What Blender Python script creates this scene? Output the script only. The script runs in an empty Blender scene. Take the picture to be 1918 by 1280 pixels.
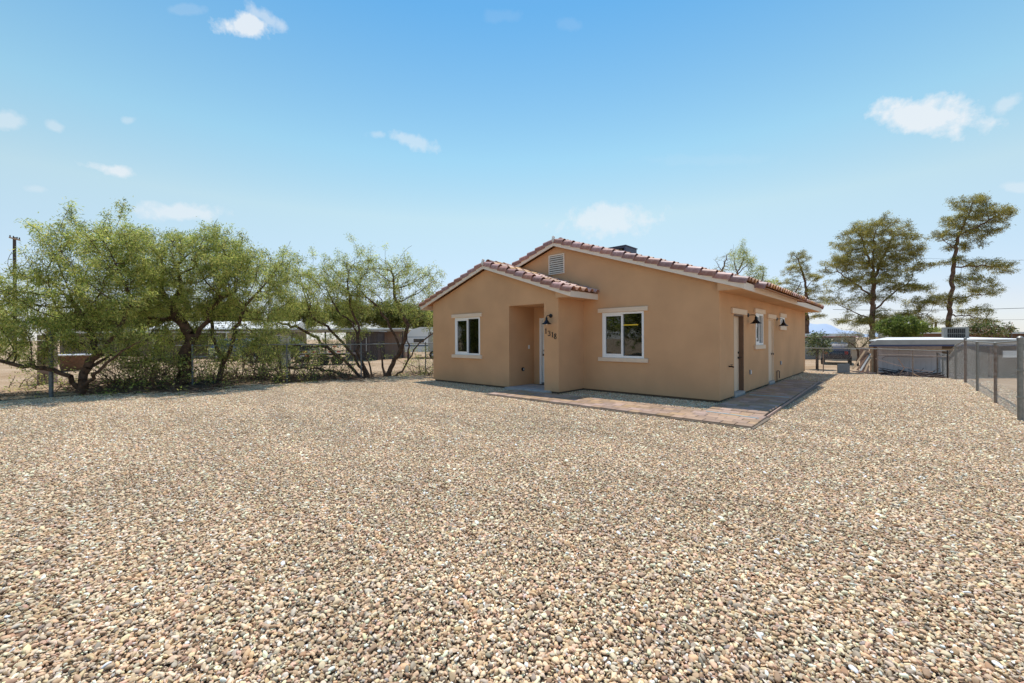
import bpy, bmesh, math, random
import numpy as np
from mathutils import Vector, Matrix

R = math.radians
random.seed(7)
rng = np.random.default_rng(11)
S = bpy.context.scene
COL = S.collection

# ------------------------------------------------------------------ camera
# the house's front right corner is the origin: x runs along the front wall, y along the side wall
YAW = R(43.122)
FPX = 782.32
CAM = Vector((3.1984, -10.6502, 1.5867))
cd = bpy.data.cameras.new('camera')
cam = bpy.data.objects.new('camera', cd)
COL.objects.link(cam)
cam.location = CAM
cam.rotation_mode = 'QUATERNION'
cam.rotation_quaternion = (Matrix.Rotation(YAW, 4, 'Z') @ Matrix.Rotation(R(90), 4, 'X') @ Matrix.Rotation(-0.0046, 4, 'Z')).to_quaternion()
cd.sensor_width = 36.0
cd.lens = 36.0 * FPX / 1918.0
cd.shift_y = -(640 - 634.41) / 1918.0
cd.clip_start = 0.05
cd.clip_end = 20000
S.camera = cam

# ------------------------------------------------------------------ world and sun
SUN_DIR = Vector((0.19, -0.25, -1.0)).normalized()      # the way the light travels
to_sun = -SUN_DIR
elev = math.asin(to_sun.z)
W = bpy.data.worlds.new('World')
S.world = W
W.use_nodes = True
wn, wl = W.node_tree.nodes, W.node_tree.links
wn.clear()
def wnode(t, **k):
    n = wn.new(t)
    for a, b in k.items():
        setattr(n, a, b)
    return n
def wmath(op, a, b=None, c=None, clamp=False):
    n = wnode('ShaderNodeMath', operation=op, use_clamp=clamp)
    for i, v in enumerate((a, b, c)):
        if v is None: continue
        if isinstance(v, (int, float)): n.inputs[i].default_value = v
        else: wl.new(v, n.inputs[i])
    return n.outputs[0]
sky = wnode('ShaderNodeTexSky', sky_type='NISHITA', sun_disc=False)
sky.sun_elevation = elev
sky.sun_rotation = math.atan2(to_sun.x, to_sun.y)
sky.air_density = 1.0
sky.dust_density = 0.0
sky.ozone_density = 2.0
tc = wnode('ShaderNodeTexCoord')
DIRV = tc.outputs['Generated']
def ray(px, py):
    """direction in the world of a photograph pixel; used only to say where a cloud or a far thing stands"""
    c, s = math.cos(-0.0046), math.sin(-0.0046)
    dx, dy = px - 959, py - 634.41
    U, V = c * dx + s * dy, -s * dx + c * dy
    X, Z = U / FPX, -V / FPX
    return Vector((X * math.cos(YAW) - math.sin(YAW), X * math.sin(YAW) + math.cos(YAW), Z))
def at(px, py, d):
    return CAM + ray(px, py) * d
noise = wnode('ShaderNodeTexNoise'); noise.inputs['Scale'].default_value = 26; noise.inputs['Detail'].default_value = 8; noise.inputs['Roughness'].default_value = 0.62
wl.new(DIRV, noise.inputs['Vector'])
nz = noise.outputs['Fac']
def dot(v):
    n = wnode('ShaderNodeVectorMath', operation='DOT_PRODUCT')
    wl.new(DIRV, n.inputs[0]); n.inputs[1].default_value = v
    return n.outputs['Value']
# (x, y, half width, half height, strength, tilt in degrees) of each small cloud
CLOUDS = [(462, 48, 52, 20, 1.0, -8), (495, 30, 42, 14, .55, -38), (1735, 218, 110, 34, 1.0, -2), (1880, 200, 34, 14, .5, 25), (768, 262, 46, 15, .5, -15), (705, 252, 20, 9, .35, 0),
          (213, 319, 42, 11, .85, -14), (1140, 412, 80, 26, .7, 3), (335, 397, 74, 16, .7, -3), (15, 226, 38, 14, .5, -8), (104, 238, 22, 11, .4, -20), (238, 227, 13, 8, .35, 0),
          (72, 354, 26, 7, .3, -5), (350, 18, 36, 9, .14, 0), (1065, 44, 26, 12, .08, 0), (940, 30, 30, 14, .07, 0), (1905, 352, 30, 10, .4, 0), (1320, 300, 120, 10, .06, 0)]
mask = None
for (x, y, a, b, st, tl) in CLOUDS:
    a *= .9; b *= .9
    c = ray(x, y).normalized()
    r_ = ray(x + 1, y).normalized() - c; u_ = ray(x, y - 1).normalized() - c
    r_, u_ = Vector(r_), Vector(u_)
    t = R(tl)
    e1 = r_ * math.cos(t) + u_ * math.sin(t); e2 = u_ * math.cos(t) - r_ * math.sin(t)
    g11, g12, g22 = e1.dot(e1), e1.dot(e2), e2.dot(e2); det = g11 * g22 - g12 * g12
    k1 = (e1 * g22 - e2 * g12) / det / a / 1.35; k2 = (e2 * g11 - e1 * g12) / det / b / 1.35
    d1 = wmath('SUBTRACT', dot(k1), c.dot(k1)); d2 = wmath('SUBTRACT', dot(k2), c.dot(k2))
    rr = wmath('SQRT', wmath('ADD', wmath('MULTIPLY', d1, d1), wmath('MULTIPLY', d2, d2)))
    m = wmath('SUBTRACT', 1.0, rr)
    m = wmath('MULTIPLY_ADD', wmath('SUBTRACT', nz, 0.5), 2.3, m)
    m = wmath('MULTIPLY', m, 1.9, clamp=True)
    front = wmath('GREATER_THAN', dot(c), 0.3)
    m = wmath('MULTIPLY', wmath('MULTIPLY', m, st), front)
    mask = m if mask is None else wmath('MAXIMUM', mask, m)
mask = wmath('MULTIPLY', mask, 0.85, clamp=True)
tint = wnode('ShaderNodeMix', data_type='RGBA', blend_type='MULTIPLY')
tint.inputs[0].default_value = 1.0
sep = wnode('ShaderNodeSeparateXYZ'); wl.new(DIRV, sep.inputs[0])
rampc = wnode('ShaderNodeValToRGB'); wl.new(sep.outputs[2], rampc.inputs[0])
SKY_STEPS = [(0.0, (.50, .55, .76)), (.065, (.72, .64, .70)), (.27, (1.28, 1.12, .80)), (.39, (1.06, 1.20, .92)), (.62, (.56, 1.0, 1.0)), (1.0, (.56, .78, 1.02))]
els = rampc.color_ramp.elements
els[0].position = SKY_STEPS[0][0]; els[1].position = 1.0
for p_, c_ in SKY_STEPS[1:-1]: els.new(p_)
for e_, (p_, c_) in zip(els, SKY_STEPS): e_.position = p_; e_.color = (*[v / 1.5 for v in c_], 1)
wl.new(sky.outputs[0], tint.inputs[6]); wl.new(rampc.outputs[0], tint.inputs[7])
SKY_TINT = tint
mix = wnode('ShaderNodeMix', data_type='RGBA')
wl.new(mask, mix.inputs[0]); wl.new(tint.outputs[2], mix.inputs[6]); mix.inputs[7].default_value = (3.1, 3.25, 3.4, 1)
bg = wnode('ShaderNodeBackground'); bg.inputs['Strength'].default_value = 0.14
boost = wnode('ShaderNodeVectorMath', operation='SCALE'); wl.new(mix.outputs[2], boost.inputs[0]); boost.inputs['Scale'].default_value = 1.5
wl.new(boost.outputs[0], bg.inputs[0])
wo = wnode('ShaderNodeOutputWorld'); wl.new(bg.outputs[0], wo.inputs[0])
sd = bpy.data.lights.new('sun', 'SUN'); sd.energy = 3.4; sd.angle = R(0.53); sd.color = (1.0, 0.95, 0.87)
so = bpy.data.objects.new('sun', sd); COL.objects.link(so)
so.rotation_mode = 'QUATERNION'; so.rotation_quaternion = SUN_DIR.to_track_quat('-Z', 'Y')
S.view_settings.view_transform = 'Standard'
S.view_settings.look = 'None'
S.view_settings.exposure = 0.4
S.view_settings.gamma = 1.0
S.view_settings.use_curve_mapping = False
S.cycles.max_bounces = 8
S.cycles.transparent_max_bounces = 16
S.cycles.use_denoising = True
S.cycles.denoiser = 'OPENIMAGEDENOISE'
S.cycles.denoising_input_passes = 'RGB_ALBEDO_NORMAL'
S.cycles.denoising_prefilter = 'ACCURATE'

# ------------------------------------------------------------------ materials
def mat(name, col, rough=.8, var=0.0, scale=8.0, bump=0.0, bscale=60.0, metal=0.0, obj_var=0.0, spec=.5, col2=None, bdist=0.02, translucent=0.0, attr=None, detail=5.0):
    m = bpy.data.materials.new(name); m.use_nodes = True
    nt = m.node_tree; N, L = nt.nodes, nt.links
    p = N['Principled BSDF']; p.inputs['Roughness'].default_value = rough; p.inputs['Metallic'].default_value = metal
    p.inputs['Specular IOR Level'].default_value = spec
    p.inputs['Base Color'].default_value = (*col, 1)
    out = None
    tcn = N.new('ShaderNodeTexCoord')
    if attr:
        a = N.new('ShaderNodeAttribute'); a.attribute_name = attr
        out = a.outputs['Color']
    if var or col2:
        n = N.new('ShaderNodeTexNoise'); n.inputs['Scale'].default_value = scale; n.inputs['Detail'].default_value = detail
        L.new(tcn.outputs['Object'], n.inputs['Vector'])
        r = N.new('ShaderNodeMapRange'); r.inputs[1].default_value = .3; r.inputs[2].default_value = .7; L.new(n.outputs['Fac'], r.inputs[0])
        mx = N.new('ShaderNodeMix'); mx.data_type = 'RGBA'; L.new(r.outputs[0], mx.inputs[0])
        if col2 is None:
            lo, hi = tuple(c * (1 - var) for c in col), tuple(min(1, c * (1 + var)) for c in col)
        else: lo, hi = col, col2
        mx.inputs[6].default_value = (*lo, 1); mx.inputs[7].default_value = (*hi, 1)
        out = mx.outputs[2]
    if obj_var:
        oi = N.new('ShaderNodeObjectInfo')
        hv = N.new('ShaderNodeHueSaturation')
        r = N.new('ShaderNodeMapRange'); r.inputs[3].default_value = 1 - obj_var; r.inputs[4].default_value = 1 + obj_var; L.new(oi.outputs['Random'], r.inputs[0])
        L.new(r.outputs[0], hv.inputs['Value'])
        mm = N.new('ShaderNodeMath'); mm.operation = 'MULTIPLY'; mm.inputs[1].default_value = 7.31; L.new(oi.outputs['Random'], mm.inputs[0])
        fr = N.new('ShaderNodeMath'); fr.operation = 'FRACT'; L.new(mm.outputs[0], fr.inputs[0])
        r2 = N.new('ShaderNodeMapRange'); r2.inputs[3].default_value = .5 - .06 * obj_var; r2.inputs[4].default_value = .5 + .06 * obj_var; L.new(fr.outputs[0], r2.inputs[0])
        L.new(r2.outputs[0], hv.inputs['Hue'])
        r3 = N.new('ShaderNodeMapRange'); r3.inputs[3].default_value = 1 - obj_var; r3.inputs[4].default_value = 1 + obj_var; L.new(fr.outputs[0], r3.inputs[0])
        L.new(r3.outputs[0], hv.inputs['Saturation'])
        if out is not None: L.new(out, hv.inputs['Color'])
        else: hv.inputs['Color'].default_value = (*col, 1)
        out = hv.outputs['Color']
    if out is not None: L.new(out, p.inputs['Base Color'])
    if bump:
        n = N.new('ShaderNodeTexNoise'); n.inputs['Scale'].default_value = bscale; n.inputs['Detail'].default_value = 6; n.inputs['Roughness'].default_value = .65
        L.new(tcn.outputs['Object'], n.inputs['Vector'])
        b = N.new('ShaderNodeBump'); b.inputs['Strength'].default_value = bump; b.inputs['Distance'].default_value = bdist
        L.new(n.outputs['Fac'], b.inputs['Height']); L.new(b.outputs[0], p.inputs['Normal'])
    if translucent:
        tr = N.new('ShaderNodeBsdfTranslucent'); ms = N.new('ShaderNodeMixShader'); ms.inputs[0].default_value = translucent
        if out is not None: L.new(out, tr.inputs[0])
        else: tr.inputs[0].default_value = (*col, 1)
        L.new(p.outputs[0], ms.inputs[1]); L.new(tr.outputs[0], ms.inputs[2])
        L.new(ms.outputs[0], N['Material Output'].inputs[0])
    return m

M = {}
M['stucco'] = mat('stucco', (.615, .370, .208), .95, var=.09, scale=.9, bump=.3, bscale=130, bdist=.004, spec=.12)
M['trim'] = mat('trim_paint', (.78, .62, .47), .75, var=.03, scale=6, bump=.2, bscale=60, bdist=.004)
M['fascia'] = mat('fascia_paint', (.80, .70, .60), .7, var=.03, scale=5, bump=.1, bscale=30, bdist=.004)
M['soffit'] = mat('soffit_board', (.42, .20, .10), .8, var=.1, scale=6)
M['foundation'] = mat('foundation_concrete', (.15, .11, .08), .95, var=.15, scale=10, bump=.3, bscale=50)
M['tile'] = mat('roof_tile_clay', (.29, .10, .07), .48, scale=7, bump=.25, bscale=50, bdist=.006, obj_var=.25, col2=(.47, .26, .21))
M['tile_field'] = mat('field_tile_clay', (.38, .16, .09), .65, scale=5, bump=.25, bscale=50, bdist=.006, obj_var=.35, col2=(.62, .40, .27))
M['mortar'] = mat('mortar', (.72, .68, .64), .95, var=.1, scale=14, bump=.4, bscale=60)
M['vinyl'] = mat('white_vinyl', (.86, .86, .86), .35)
M['door_white'] = mat('door_white_paint', (.84, .83, .82), .4)
M['door_beige'] = mat('door_beige_paint', (.72, .55, .40), .55, var=.02)
M['door_brown'] = mat('door_frame_brown', (.16, .09, .055), .5)
M['black'] = mat('black_metal', (.012, .012, .014), .35, metal=.3)
M['bulb'] = mat('frosted_bulb', (.85, .82, .75), .3)
M['concrete'] = mat('porch_concrete', (.42, .40, .38), .85, var=.1, scale=5, bump=.2, bscale=70, bdist=.004)
M['paver'] = mat('paver_stone', (.33, .215, .145), .9, scale=5, bump=.4, bscale=70, bdist=.006, obj_var=.20, col2=(.44, .305, .215))
M['sand'] = mat('joint_sand', (.19, .15, .11), .95, var=.2, scale=30)
M['steel'] = mat('galvanized_steel', (.25, .25, .235), .5, metal=.55, var=.15, scale=20)
M['steel_old'] = mat('rusty_steel', (.22, .15, .11), .7, metal=.4, col2=(.34, .30, .27), scale=12)
M['steel_dull'] = mat('dull_steel', (.17, .19, .21), .55, metal=.4, var=.2, scale=20)
M['wire'] = mat('fence_wire', (.44, .44, .42), .5, metal=.35)
M['bark'] = mat('mesquite_bark', (.045, .028, .020), .95, bump=.9, bscale=22, bdist=.03, col2=(.16, .095, .06), scale=9)
M['twig'] = mat('dry_twig', (.13, .085, .055), .95, var=.3, scale=4)
M['log'] = mat('weathered_log', (.22, .15, .10), .95, bump=.8, bscale=20, bdist=.02, col2=(.36, .28, .20), scale=5)
M['pine_bark'] = mat('pine_bark', (.10, .055, .035), .95, bump=.8, bscale=12, bdist=.04, col2=(.22, .13, .09), scale=3)
M['leaf'] = mat('mesquite_leaf', (.2, .22, .05), .6, attr='tone', translucent=.5, spec=.25)
M['needle'] = mat('needle_leaf', (.1, .12, .04), .6, attr='tone', translucent=.4, spec=.25)
M['pebble'] = mat('river_pebble', (.5, .42, .33), .75, attr='tone', bump=.25, bscale=240, bdist=.002, spec=.3)
M['paint_white'] = mat('white_roof_coating', (.74, .73, .70), .6, var=.12, scale=2)
M['siding_tan'] = mat('tan_siding', (.42, .33, .24), .8, var=.08, scale=2)
M['siding_shaded'] = mat('shaded_siding', (.17, .125, .09), .85, var=.25, scale=1.5)  # shade under awnings and roofs is put into this dark tone
M['siding_grey'] = mat('grey_siding', (.38, .365, .335), .75, var=.15, scale=2)
M['siding_pink'] = mat('pinkish_plywood', (.40, .28, .23), .85, var=.1, scale=2)
M['wood_dark'] = mat('dark_weathered_wood', (.075, .055, .05), .9, var=.3, scale=9)
M['wood'] = mat('old_lumber', (.36, .24, .14), .9, var=.25, scale=9)
M['wood_brown'] = mat('brown_board', (.17, .09, .05), .9, var=.2, scale=6)
M['blueline'] = mat('blue_trim', (.03, .05, .14), .5)
M['dark'] = mat('dark_gap', (.02, .018, .016), .9)
M['car_navy'] = mat('navy_car_paint', (.012, .018, .04), .25, spec=.6)
M['car_black'] = mat('black_car_paint', (.02, .02, .022), .3)
M['car_blue'] = mat('faded_blue_car_paint', (.08, .13, .22), .4)
M['car_glass'] = mat('car_glass', (.02, .025, .03), .06, spec=.8)
M['rubber'] = mat('tyre_rubber', (.022, .021, .02), .85)
M['chrome'] = mat('grey_rim', (.45, .45, .45), .35, metal=.6)
M['red'] = mat('red_paint', (.55, .03, .02), .5)
M['white'] = mat('white_paint', (.8, .8, .78), .5)
M['yellow'] = mat('bar_yellow', (.85, .58, .03), .5)
M['cyan'] = mat('pale_blue_string', (.42, .62, .66), .7)
M['pvc'] = mat('grey_pvc_box', (.30, .32, .34), .5)
M['copper'] = mat('brown_pipe', (.16, .10, .07), .6)
M['block'] = mat('concrete_block', (.27, .19, .16), .95, obj_var=.15, bump=.4, bscale=30)
M['orange_plastic'] = mat('faded_orange_plastic', (.13, .065, .035), .8, var=.3)
M['teal'] = mat('teal_metal', (.10, .22, .20), .5, metal=.2)
M['plastic_white'] = mat('white_tarp', (.72, .74, .78), .5, var=.06, scale=6)
M['citrus'] = mat('citrus_leaf', (.08, .12, .03), .45, attr='tone', translucent=.2, spec=.45)
M['cooler_blue'] = mat('cooler_slate_metal', (.060, .070, .12), .45, metal=.2)

g = bpy.data.materials.new('window_glass'); g.use_nodes = True; M['glass'] = g
N, L = g.node_tree.nodes, g.node_tree.links; N.clear()
fz = N.new('ShaderNodeFresnel'); fz.inputs[0].default_value = 1.9
gl = N.new('ShaderNodeBsdfGlossy'); gl.inputs['Roughness'].default_value = .006; gl.inputs[0].default_value = (.9, .95, 1, 1)
tr = N.new('ShaderNodeBsdfTransparent'); tr.inputs[0].default_value = (.30, .32, .32, 1)
ms = N.new('ShaderNodeMixShader'); ou = N.new('ShaderNodeOutputMaterial')
L.new(fz.outputs[0], ms.inputs[0]); L.new(tr.outputs[0], ms.inputs[1]); L.new(gl.outputs[0], ms.inputs[2]); L.new(ms.outputs[0], ou.inputs[0])
nn = N.new('ShaderNodeTexNoise'); nn.inputs['Scale'].default_value = 1.6; bb = N.new('ShaderNodeBump'); bb.inputs['Strength'].default_value = .10; bb.inputs['Distance'].default_value = .03
tt = N.new('ShaderNodeTexCoord'); L.new(tt.outputs['Object'], nn.inputs['Vector']); L.new(nn.outputs[0], bb.inputs['Height']); L.new(bb.outputs[0], gl.inputs['Normal'])

# ground: sandy dirt with pebbly speckle
# the stones vary a little in tone over the yard: dustier and fresher patches
N, L = M['pebble'].node_tree.nodes, M['pebble'].node_tree.links
ge = N.new('ShaderNodeNewGeometry'); n1 = N.new('ShaderNodeTexNoise'); n1.inputs['Scale'].default_value = .55; n1.inputs['Detail'].default_value = 6; n1.inputs['Roughness'].default_value = .62
mp = N.new('ShaderNodeMapping'); mp.inputs['Rotation'].default_value = (0, 0, 1.1); mp.inputs['Scale'].default_value = (.55, 1.9, 1)
L.new(ge.outputs['Position'], mp.inputs[0]); L.new(mp.outputs[0], n1.inputs[0])
r1 = N.new('ShaderNodeMapRange'); r1.inputs[1].default_value = .3; r1.inputs[2].default_value = .7; r1.inputs[3].default_value = .84; r1.inputs[4].default_value = 1.13; L.new(n1.outputs['Fac'], r1.inputs[0])
mx1 = N.new('ShaderNodeMix'); mx1.data_type = 'RGBA'; mx1.blend_type = 'MULTIPLY'; mx1.inputs[0].default_value = 1
L.new([q for q in N if q.type == 'ATTRIBUTE'][0].outputs['Color'], mx1.inputs[6]); L.new(r1.outputs[0], mx1.inputs[7]); L.new(mx1.outputs[2], N['Principled BSDF'].inputs['Base Color'])
# splash dirt along the foot of the stucco and faint streaks
N, L = M['stucco'].node_tree.nodes, M['stucco'].node_tree.links; pb = N['Principled BSDF']; src = pb.inputs['Base Color'].links[0].from_socket
ge = N.new('ShaderNodeNewGeometry'); sx = N.new('ShaderNodeSeparateXYZ'); L.new(ge.outputs['Position'], sx.inputs[0])
n1 = N.new('ShaderNodeTexNoise'); n1.inputs['Scale'].default_value = 3.5; n1.inputs['Detail'].default_value = 8; L.new(ge.outputs['Position'], n1.inputs[0])
m1 = N.new('ShaderNodeMath'); m1.operation = 'MULTIPLY_ADD'; m1.inputs[1].default_value = .55; m1.inputs[2].default_value = -.12; L.new(n1.outputs['Fac'], m1.inputs[0])
m2 = N.new('ShaderNodeMath'); m2.operation = 'SUBTRACT'; L.new(m1.outputs[0], m2.inputs[0]); L.new(sx.outputs[2], m2.inputs[1])
m3 = N.new('ShaderNodeMath'); m3.operation = 'MULTIPLY'; m3.use_clamp = True; m3.inputs[1].default_value = 2.2; L.new(m2.outputs[0], m3.inputs[0])
mx1 = N.new('ShaderNodeMix'); mx1.data_type = 'RGBA'; L.new(m3.outputs[0], mx1.inputs[0]); L.new(src, mx1.inputs[6]); mx1.inputs[7].default_value = (.42, .275, .16, 1)
L.new(mx1.outputs[2], pb.inputs['Base Color'])
gm = bpy.data.materials.new('sandy_dirt'); gm.use_nodes = True; M['dirt'] = gm
N, L = gm.node_tree.nodes, gm.node_tree.links; p = N['Principled BSDF']; p.inputs['Roughness'].default_value = .95; p.inputs['Specular IOR Level'].default_value = .1
tt = N.new('ShaderNodeTexCoord')
a1 = N.new('ShaderNodeTexNoise'); a1.inputs['Scale'].default_value = .45; a1.inputs['Detail'].default_value = 7; a1.inputs['Roughness'].default_value = .6; L.new(tt.outputs['Object'], a1.inputs[0])
a2 = N.new('ShaderNodeTexNoise'); a2.inputs['Scale'].default_value = 24; a2.inputs['Detail'].default_value = 5; a2.inputs['Roughness'].default_value = .75; L.new(tt.outputs['Object'], a2.inputs[0])
cr = N.new('ShaderNodeValToRGB'); L.new(a1.outputs['Fac'], cr.inputs[0])
cr.color_ramp.elements[0].position = .32; cr.color_ramp.elements[0].color = (.36, .235, .135, 1)
cr.color_ramp.elements[1].position = .68; cr.color_ramp.elements[1].color = (.54, .40, .27, 1)
c2 = N.new('ShaderNodeMapRange'); L.new(a2.outputs['Fac'], c2.inputs[0]); c2.inputs[1].default_value = .32; c2.inputs[2].default_value = .68; c2.inputs[3].default_value = .62; c2.inputs[4].default_value = 1.22
mm = N.new('ShaderNodeMix'); mm.data_type = 'RGBA'; mm.blend_type = 'MULTIPLY'; mm.inputs[0].default_value = 1; L.new(cr.outputs[0], mm.inputs[6]); L.new(c2.outputs[0], mm.inputs[7]); L.new(mm.outputs[2], p.inputs['Base Color'])
b = N.new('ShaderNodeBump'); b.inputs['Strength'].default_value = .8; b.inputs['Distance'].default_value = .03; L.new(a2.outputs['Fac'], b.inputs['Height']); L.new(b.outputs[0], p.inputs['Normal'])
M['fines'] = mat('gravel_fines', (.17, .12, .08), .95, var=.3, scale=60, bump=.6, bscale=200)

# ------------------------------------------------------------------ mesh helpers
def tag(o, label=None, cat=None, group=None, kind=None):
    if label: o['label'] = label
    if cat: o['category'] = cat
    if group: o['group'] = group
    if kind: o['kind'] = kind
    return o
def empty(name, loc, label, cat, rz=0.0, group=None):
    o = bpy.data.objects.new(name, None); COL.objects.link(o)
    o.empty_display_size = .2
    o.location = loc; o.rotation_euler = (0, 0, rz)
    return tag(o, label, cat, group)
def link(name, me, m, parent=None):
    o = bpy.data.objects.new(name, me); COL.objects.link(o)
    if m is not None and not me.materials: me.materials.append(M[m] if isinstance(m, str) else m)
    if parent is not None: o.parent = parent
    return o
def copy_tree(o, parent=None):
    c = o.copy(); COL.objects.link(c); c.parent = parent
    for ch in o.children: copy_tree(ch, c)
    return c

class MB:
    """collects boxes, prisms and tubes; build() links them as one mesh object"""
    def __init__(s): s.v = []; s.f = []; s.smooth = False
    def add(s, vs, fs):
        n = len(s.v); s.v += [tuple(v) for v in vs]; s.f += [tuple(i + n for i in f) for f in fs]
        return s
    def box(s, a, b):
        x0, x1 = sorted((a[0], b[0])); y0, y1 = sorted((a[1], b[1])); z0, z1 = sorted((a[2], b[2]))
        return s.add([(x0, y0, z0), (x1, y0, z0), (x1, y1, z0), (x0, y1, z0), (x0, y0, z1), (x1, y0, z1), (x1, y1, z1), (x0, y1, z1)],
                     [(0, 3, 2, 1), (4, 5, 6, 7), (0, 1, 5, 4), (1, 2, 6, 5), (2, 3, 7, 6), (3, 0, 4, 7)])
    def cbox(s, c, size, m=None):
        h = [k / 2 for k in size]
        vs = [Vector((sx * h[0], sy * h[1], sz * h[2])) for sz in (-1, 1) for sx, sy in ((-1, -1), (1, -1), (1, 1), (-1, 1))]
        if m is not None: vs = [m @ v for v in vs]
        return s.add([v + Vector(c) for v in vs], [(0, 3, 2, 1), (4, 5, 6, 7), (0, 1, 5, 4), (1, 2, 6, 5), (2, 3, 7, 6), (3, 0, 4, 7)])
    def prism(s, poly, off):
        n = len(poly); off = Vector(off)
        vs = [Vector(q) for q in poly] + [Vector(q) + off for q in poly]
        return s.add(vs, [tuple(range(n))[::-1], tuple(range(n, 2 * n))] + [(i, (i + 1) % n, n + (i + 1) % n, n + i) for i in range(n)])
    def tube(s, pts, r, n=8, caps=True):
        pts = [Vector(q) for q in pts]; rs = r if isinstance(r, (list, tuple)) else [r] * len(pts)
        vs = []; up = None
        for i, q in enumerate(pts):
            d = (pts[min(i + 1, len(pts) - 1)] - pts[max(i - 1, 0)]).normalized()
            if up is None: up = Vector((0, 0, 1)) if abs(d.z) < .9 else Vector((1, 0, 0))
            x = d.cross(up)
            if x.length < 1e-4: x = d.orthogonal()
            x.normalize(); y = d.cross(x).normalized(); up = -y if False else x.cross(d)
            vs += [q + (x * math.cos(2 * math.pi * k / n) + y * math.sin(2 * math.pi * k / n)) * rs[i] for k in range(n)]
        fs = [(i * n + k, i * n + (k + 1) % n, (i + 1) * n + (k + 1) % n, (i + 1) * n + k) for i in range(len(pts) - 1) for k in range(n)]
        if caps: fs += [tuple(range(n))[::-1], tuple(range((len(pts) - 1) * n, len(pts) * n))]
        return s.add(vs, fs)
    def lathe(s, c, axis, prof, n=16):
        a = Vector(axis).normalized(); x = a.orthogonal().normalized(); y = a.cross(x); c = Vector(c)
        vs = [c + a * h + (x * math.cos(2 * math.pi * k / n) + y * math.sin(2 * math.pi * k / n)) * r for (r, h) in prof for k in range(n)]
        m = len(prof)
        fs = [(i * n + k, i * n + (k + 1) % n, (i + 1) * n + (k + 1) % n, (i + 1) * n + k) for i in range(m - 1) for k in range(n)]
        if prof[0][0] > 1e-4: fs.append(tuple(range(n))[::-1])
        if prof[-1][0] > 1e-4: fs.append(tuple(range((m - 1) * n, m * n)))
        return s.add(vs, fs)
    def build(s, name, m, parent=None, world=True, smooth=False, bevel=0.0):
        me = bpy.data.meshes.new(name)
        off = Vector((0, 0, 0))
        if world and parent is not None:
            q = parent
            while q is not None: off += Vector(q.location); q = q.parent
        me.from_pydata([tuple(Vector(v) - off) for v in s.v], [], s.f)
        if bevel:
            bm = bmesh.new(); bm.from_mesh(me)
            bmesh.ops.bevel(bm, geom=bm.edges[:], offset=bevel, segments=1, affect='EDGES'); bm.to_mesh(me); bm.free()
        bm = bmesh.new(); bm.from_mesh(me); bmesh.ops.recalc_face_normals(bm, faces=bm.faces[:]); bm.to_mesh(me); bm.free()
        if smooth:
            me.polygons.foreach_set('use_smooth', [True] * len(me.polygons))
            me.set_sharp_from_angle(angle=R(40))
        me.update()
        return link(name, me, m, parent)

def mesh_np(name, V, F, m, parent=None, tone=None, smooth=False, fmat=None):
    """V (n,3); F (m,k) array of equal faces; tone (n,3) optional colour per vertex"""
    me = bpy.data.meshes.new(name)
    k = F.shape[1]
    me.vertices.add(len(V)); me.vertices.foreach_set('co', np.ascontiguousarray(V, np.float32).ravel())
    me.loops.add(F.size); me.loops.foreach_set('vertex_index', np.ascontiguousarray(F, np.int32).ravel())
    me.polygons.add(len(F)); me.polygons.foreach_set('loop_start', np.arange(0, F.size, k, dtype=np.int32))
    try: me.polygons.foreach_set('loop_total', np.full(len(F), k, np.int32))
    except Exception: pass
    if smooth: me.polygons.foreach_set('use_smooth', np.ones(len(F), bool))
    if tone is not None:
        a = me.attributes.new('tone', 'FLOAT_COLOR', 'POINT')
        c = np.ones((len(V), 4), np.float32); c[:, :3] = tone
        a.data.foreach_set('color', c.ravel())
    me.update(calc_edges=True)
    me.materials.append(M[m] if isinstance(m, str) else m)
    if name.startswith('_'): return me
    return link(name, me, None, parent)

def seg_mesh(A, B, ra, rb, n=4):
    """many tapered prisms A->B; returns V, F"""
    A = np.asarray(A, float); B = np.asarray(B, float); d = B - A
    d /= np.maximum(np.linalg.norm(d, axis=1, keepdims=True), 1e-9)
    ref = np.where(np.abs(d[:, 2:3]) < .9, np.array([[0, 0, 1.]]), np.array([[1., 0, 0]]))
    x = np.cross(d, ref); x /= np.linalg.norm(x, axis=1, keepdims=True); y = np.cross(d, x)
    m = len(A); an = np.arange(n) * 2 * np.pi / n
    ring = x[:, None, :] * np.cos(an)[None, :, None] + y[:, None, :] * np.sin(an)[None, :, None]
    ra = np.broadcast_to(ra, (m,)); rb = np.broadcast_to(rb, (m,))
    V = np.concatenate([A[:, None] + ring * ra[:, None, None], B[:, None] + ring * rb[:, None, None]], 1).reshape(-1, 3)
    k = np.arange(n); base = (np.arange(m) * 2 * n)[:, None, None]
    F = np.stack([k, n + k, n + (k + 1) % n, (k + 1) % n], 1)[None] + base
    return V, F.reshape(-1, 4)

def smooth01(t): t = np.clip(t, 0, 1); return t * t * (3 - 2 * t)
def edge_y(x): return 12.9 - .22 * np.clip(x, 0, 20) - .06 * np.clip(x, 0, 20)
def ground_h(x, y):
    """height of the dirt: level yard, a low drop behind it, small bumps beyond the left fence"""
    x = np.asarray(x, float); y = np.asarray(y, float)
    h = -.5 * smooth01((y - edge_y(x) - .1) / 2.2) * smooth01((x + 14) / 6)
    h = h - .30 * smooth01((x - 5.5) / 2.5) * smooth01((y + 3) / 4) * (1 - smooth01((y - edge_y(x)) / 2))
    lx = -14.3 + .179 * (y + 10.94)
    m = smooth01((lx - .1 - x) / .8) * (x > -60)
    h = h + m * (.03 + .03 * np.sin(x * 1.7 + y * .9) + .03 * np.sin(y * 2.3 - x * .6))
    return h - .006

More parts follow.
